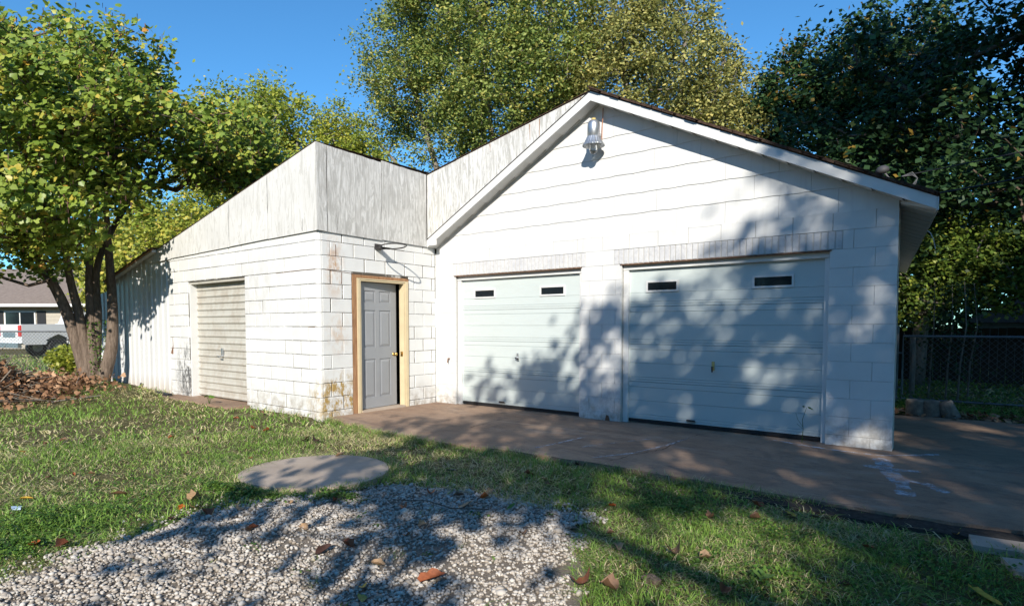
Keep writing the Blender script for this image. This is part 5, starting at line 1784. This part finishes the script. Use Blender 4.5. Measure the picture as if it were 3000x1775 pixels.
ind = [
    (-4.44, -6.31, 'orange', .13, 'long bright orange leaf on the gravel edge at lower left', .7, .05, 1.6),
    (-4.30, -6.20, 'rust', .10, 'rust-brown leaf touching the long orange leaf at lower left', .9, .1, 1.3),
    (-5.73, -6.04, 'yellow', .08, 'small yellow leaf in the grass near the left edge', .5, .05, 1.3),
    (-4.69, -5.25, 'tan', .11, 'tan curled leaf, upper of the cluster left of the gravel', .9, .15, 1.0),
    (-4.44, -5.36, 'tan', .11, 'pale tan leaf in the cluster where lawn meets gravel', .6, .15, 1.0),
    (-4.24, -5.38, 'rust', .09, 'dark rust leaf, nearest the gravel in the leaf cluster', 1.1, .1, 1.2),
    (-4.52, -5.42, 'orange', .06, 'small orange leaf left of the pale tan leaf', 1.0, .1, 1.3),
    (-3.35, -4.05, 'orange', .075, 'orange leaf at the top edge of the gravel', .9, .15, 1.0),
    (-2.93, -3.88, 'orange', .065, 'small upright orange leaf on the white flaky patch of gravel', 1.4, .1, 1.3),
    (-3.73, -3.41, 'grey', .10, 'pale grey-green leaf lying in shaded grass right of the lid', .5, .03, 1.7),
    (-2.21, -5.17, 'rust', .12, 'dark red-brown curled leaf on the foreground gravel', .9, .08, 1.4),
    (-3.23, -4.43, 'rust', .09, 'curled rust leaf on the gravel below the lid', 1.1, .1, 1.3),
    (-1.53, -4.77, 'rust', .15, 'largest rust-orange curled leaf at the bottom right of the gravel', .8, .15, 1.1),
    (-1.40, -4.72, 'brown', .10, 'brown leaf tucked behind the largest rust-orange leaf', 1.1, .1, 1.1),
    (-1.20, -2.81, 'rust', .09, 'rust leaf in grass just below the concrete apron', 1.0, .12, 1.2),
    (-.97, -2.88, 'yellow', .09, 'yellow leaf in grass beneath the dark asphalt strip', .5, .08, 1.5),
    (-.82, -4.10, 'green', .13, 'big heart-shaped green leaf lying in the lower right grass', .3, .10, 1.0),
    (-1.15, -4.04, 'tan', .075, 'tan leaf left of the heart-shaped green leaf', .9, .1, 1.1),
    (-1.31, -4.09, 'brown', .11, 'crumpled brown leaf on the grass slope in the lower right', 1.2, .15, 1.0),
    (.10, -3.67, 'yellow', .12, 'long yellow-brown leaf in the lower right corner', .5, .06, 1.7),
    (-.02, -2.62, 'yellow', .05, 'tiny bright yellow leaf beside the asphalt at the right', .5, .08, 1.0),
    (-2.42, -5.45, 'yellow', .07, 'yellow-green leaf on the bottom gravel, upper of a pair', .6, .08, 1.3),
    (-2.32, -5.54, 'green', .075, 'light green leaf on the bottom gravel, lower of a pair', .5, .08, 1.3),
    (-2.99, -5.29, 'dark', .09, 'dark brown curled leaf in the shadow streak on the gravel', 1.0, .05, 1.6),
    (-2.62, -3.95, 'green', .06, 'small upright green leaf at the gravel top right', 1.0, .03, 1.8),
    (-2.03, -3.50, 'orange', .06, 'red-orange scrap of leaf in the grass right of the gravel', .9, .1, 1.3),
    (-.93, -4.40, 'rust', .09, 'rust leaf near the bottom edge below the green leaf', .9, .1, 1.2),
    (-2.92, -4.10, 'tan', .11, 'broad pink-tan leaf on the bare patch at the gravel top', .3, .06, 1.4),
    (-6.06, -3.42, 'brown', .14, 'brown leaf clump in the lawn above the concrete lid', 1.2, .15, 1.2),
    (-5.9, -3.35, 'dark', .12, 'dark leaf in the clump above the concrete lid', 1.2, .15, 1.2),
    (-4.95, -3.72, 'tan', .09, 'dry tan leaf lying on the top rim of the concrete lid', .8, .1, 1.3),
    (-5.3, -5.55, 'brown', .12, 'pinkish brown leaf flat in the lawn left of the leaf cluster', .5, .1, 1.5),
    (-1.05, 2.9, 'yellow', .12, 'yellow leaf by the first concrete stub near the gate', .6, .1, 1.3),
    (.05, 3.42, 'orange', .10, 'orange leaf right of the tilted concrete stub', .6, .1, 1.1),
]
for i, (x, y, c_, s_, lab, cu, lo_, el) in enumerate(ind):
    onlid = math.hypot(x - PAD_C[0], y - PAD_C[1]) < PAD_R
    fallen(x, y, c_, s_, lab, None, cu, lo_, el, 100 + i, z=.0 if (onlid or y > 0) else None)
# anonymous scatter: alike leaves share a label by colour and ground
cnt = 0
rs = random.Random(4)
NAMES = {'brown': 'small dull brown', 'rust': 'small rust-red', 'dark': 'small blackish brown', 'tan': 'small pale tan'}
while cnt < 64:
    x = rs.uniform(-8.5, .3); y = rs.uniform(-6.6, -2.4)
    if inside(np.array([x]), np.array([y]), SLAB)[0] or math.hypot(x - PAD_C[0], y - PAD_C[1]) < PAD_R or (y > -2.45 and x < -6.8):
        continue
    if x < XC and y > YC - .1:
        continue
    c_ = rs.choice(['brown', 'brown', 'rust', 'dark', 'tan'])
    gr = inside(np.array([x]), np.array([y]), GRAVEL)[0]
    where = 'on the gravel' if gr else 'in the lawn left of the gravel' if x < -4.3 else 'in the shaded grass below the apron' if y > -3.9 else 'in the lower right grass'
    lab = '%s dry leaf lying %s' % (NAMES[c_], where)
    fallen(x, y, c_, rs.uniform(.04, .085), lab, lab.replace('leaf', 'leaves').replace('dry leaves lying', 'dry leaves'), rs.uniform(.6, 1.3), .12, rs.uniform(1, 1.5), 300 + cnt)
    cnt += 1
litter = []
for i in range(420):
    litter.append((rs.uniform(-1.2, 3.0), rs.gauss(3.55, .25)))
C_ = np.array([(x, y, .0 + rs.random() * .03) for x, y in litter])
v, f, tt = leaf_quads(C_, .09, np.array([rs.random() for _ in litter]), 1.0, 95, fold=True)
obj('leaf_litter', arrmesh('leaf_litter', v, f, M['dry'], tt), kind='stuff', label='brown leaf litter along the far edge of the apron by the gate', category='leaf litter')
# litter: blue-white scrap, red scrap
o = MB().prism([(-.05, -.02), (.03, -.03), (.06, .01), (.0, .03)], 0, .012, 2).build('paper_scrap', simple('scrap_blue', (.45, .58, .75), .5, .3), loc=(-5.45, -6.16, float(gz(-5.45, -6.16)) + .035))
o['label'] = 'pale blue scrap of paper in the grass near the left edge'; o['category'] = 'scrap'
# rock in the grass
for x, y, s_, lab in ((-1.28, -4.48, .05, 'brown fist-sized rock at the right edge of the gravel'), (-1.75, -3.62, .03, 'small grey rock in the grass above the gravel')):
    mb = MB(); mb.v = [tuple(p) for p in (IV * np.array([1.2, .8, .6]) * (1 + rng.uniform(-.15, .15, (12, 1))) * s_)]; mb.f = [tuple(q) for q in IF]
    o = mb.build('rock', M['bark'], loc=(x, y, float(gz(x, y)) + s_ * .3)); o['label'] = lab; o['category'] = 'rock'
# thin twig on the gravel
o = MB().tube([(-3.45, -4.35, -.005), (-3.2, -4.22, .0), (-2.95, -4.24, -.003), (-2.7, -4.1, .0)], .004, 5).build('twig', M['bark'])
o['label'] = 'thin curved twig lying on the bare patch of gravel'; o['category'] = 'twig'
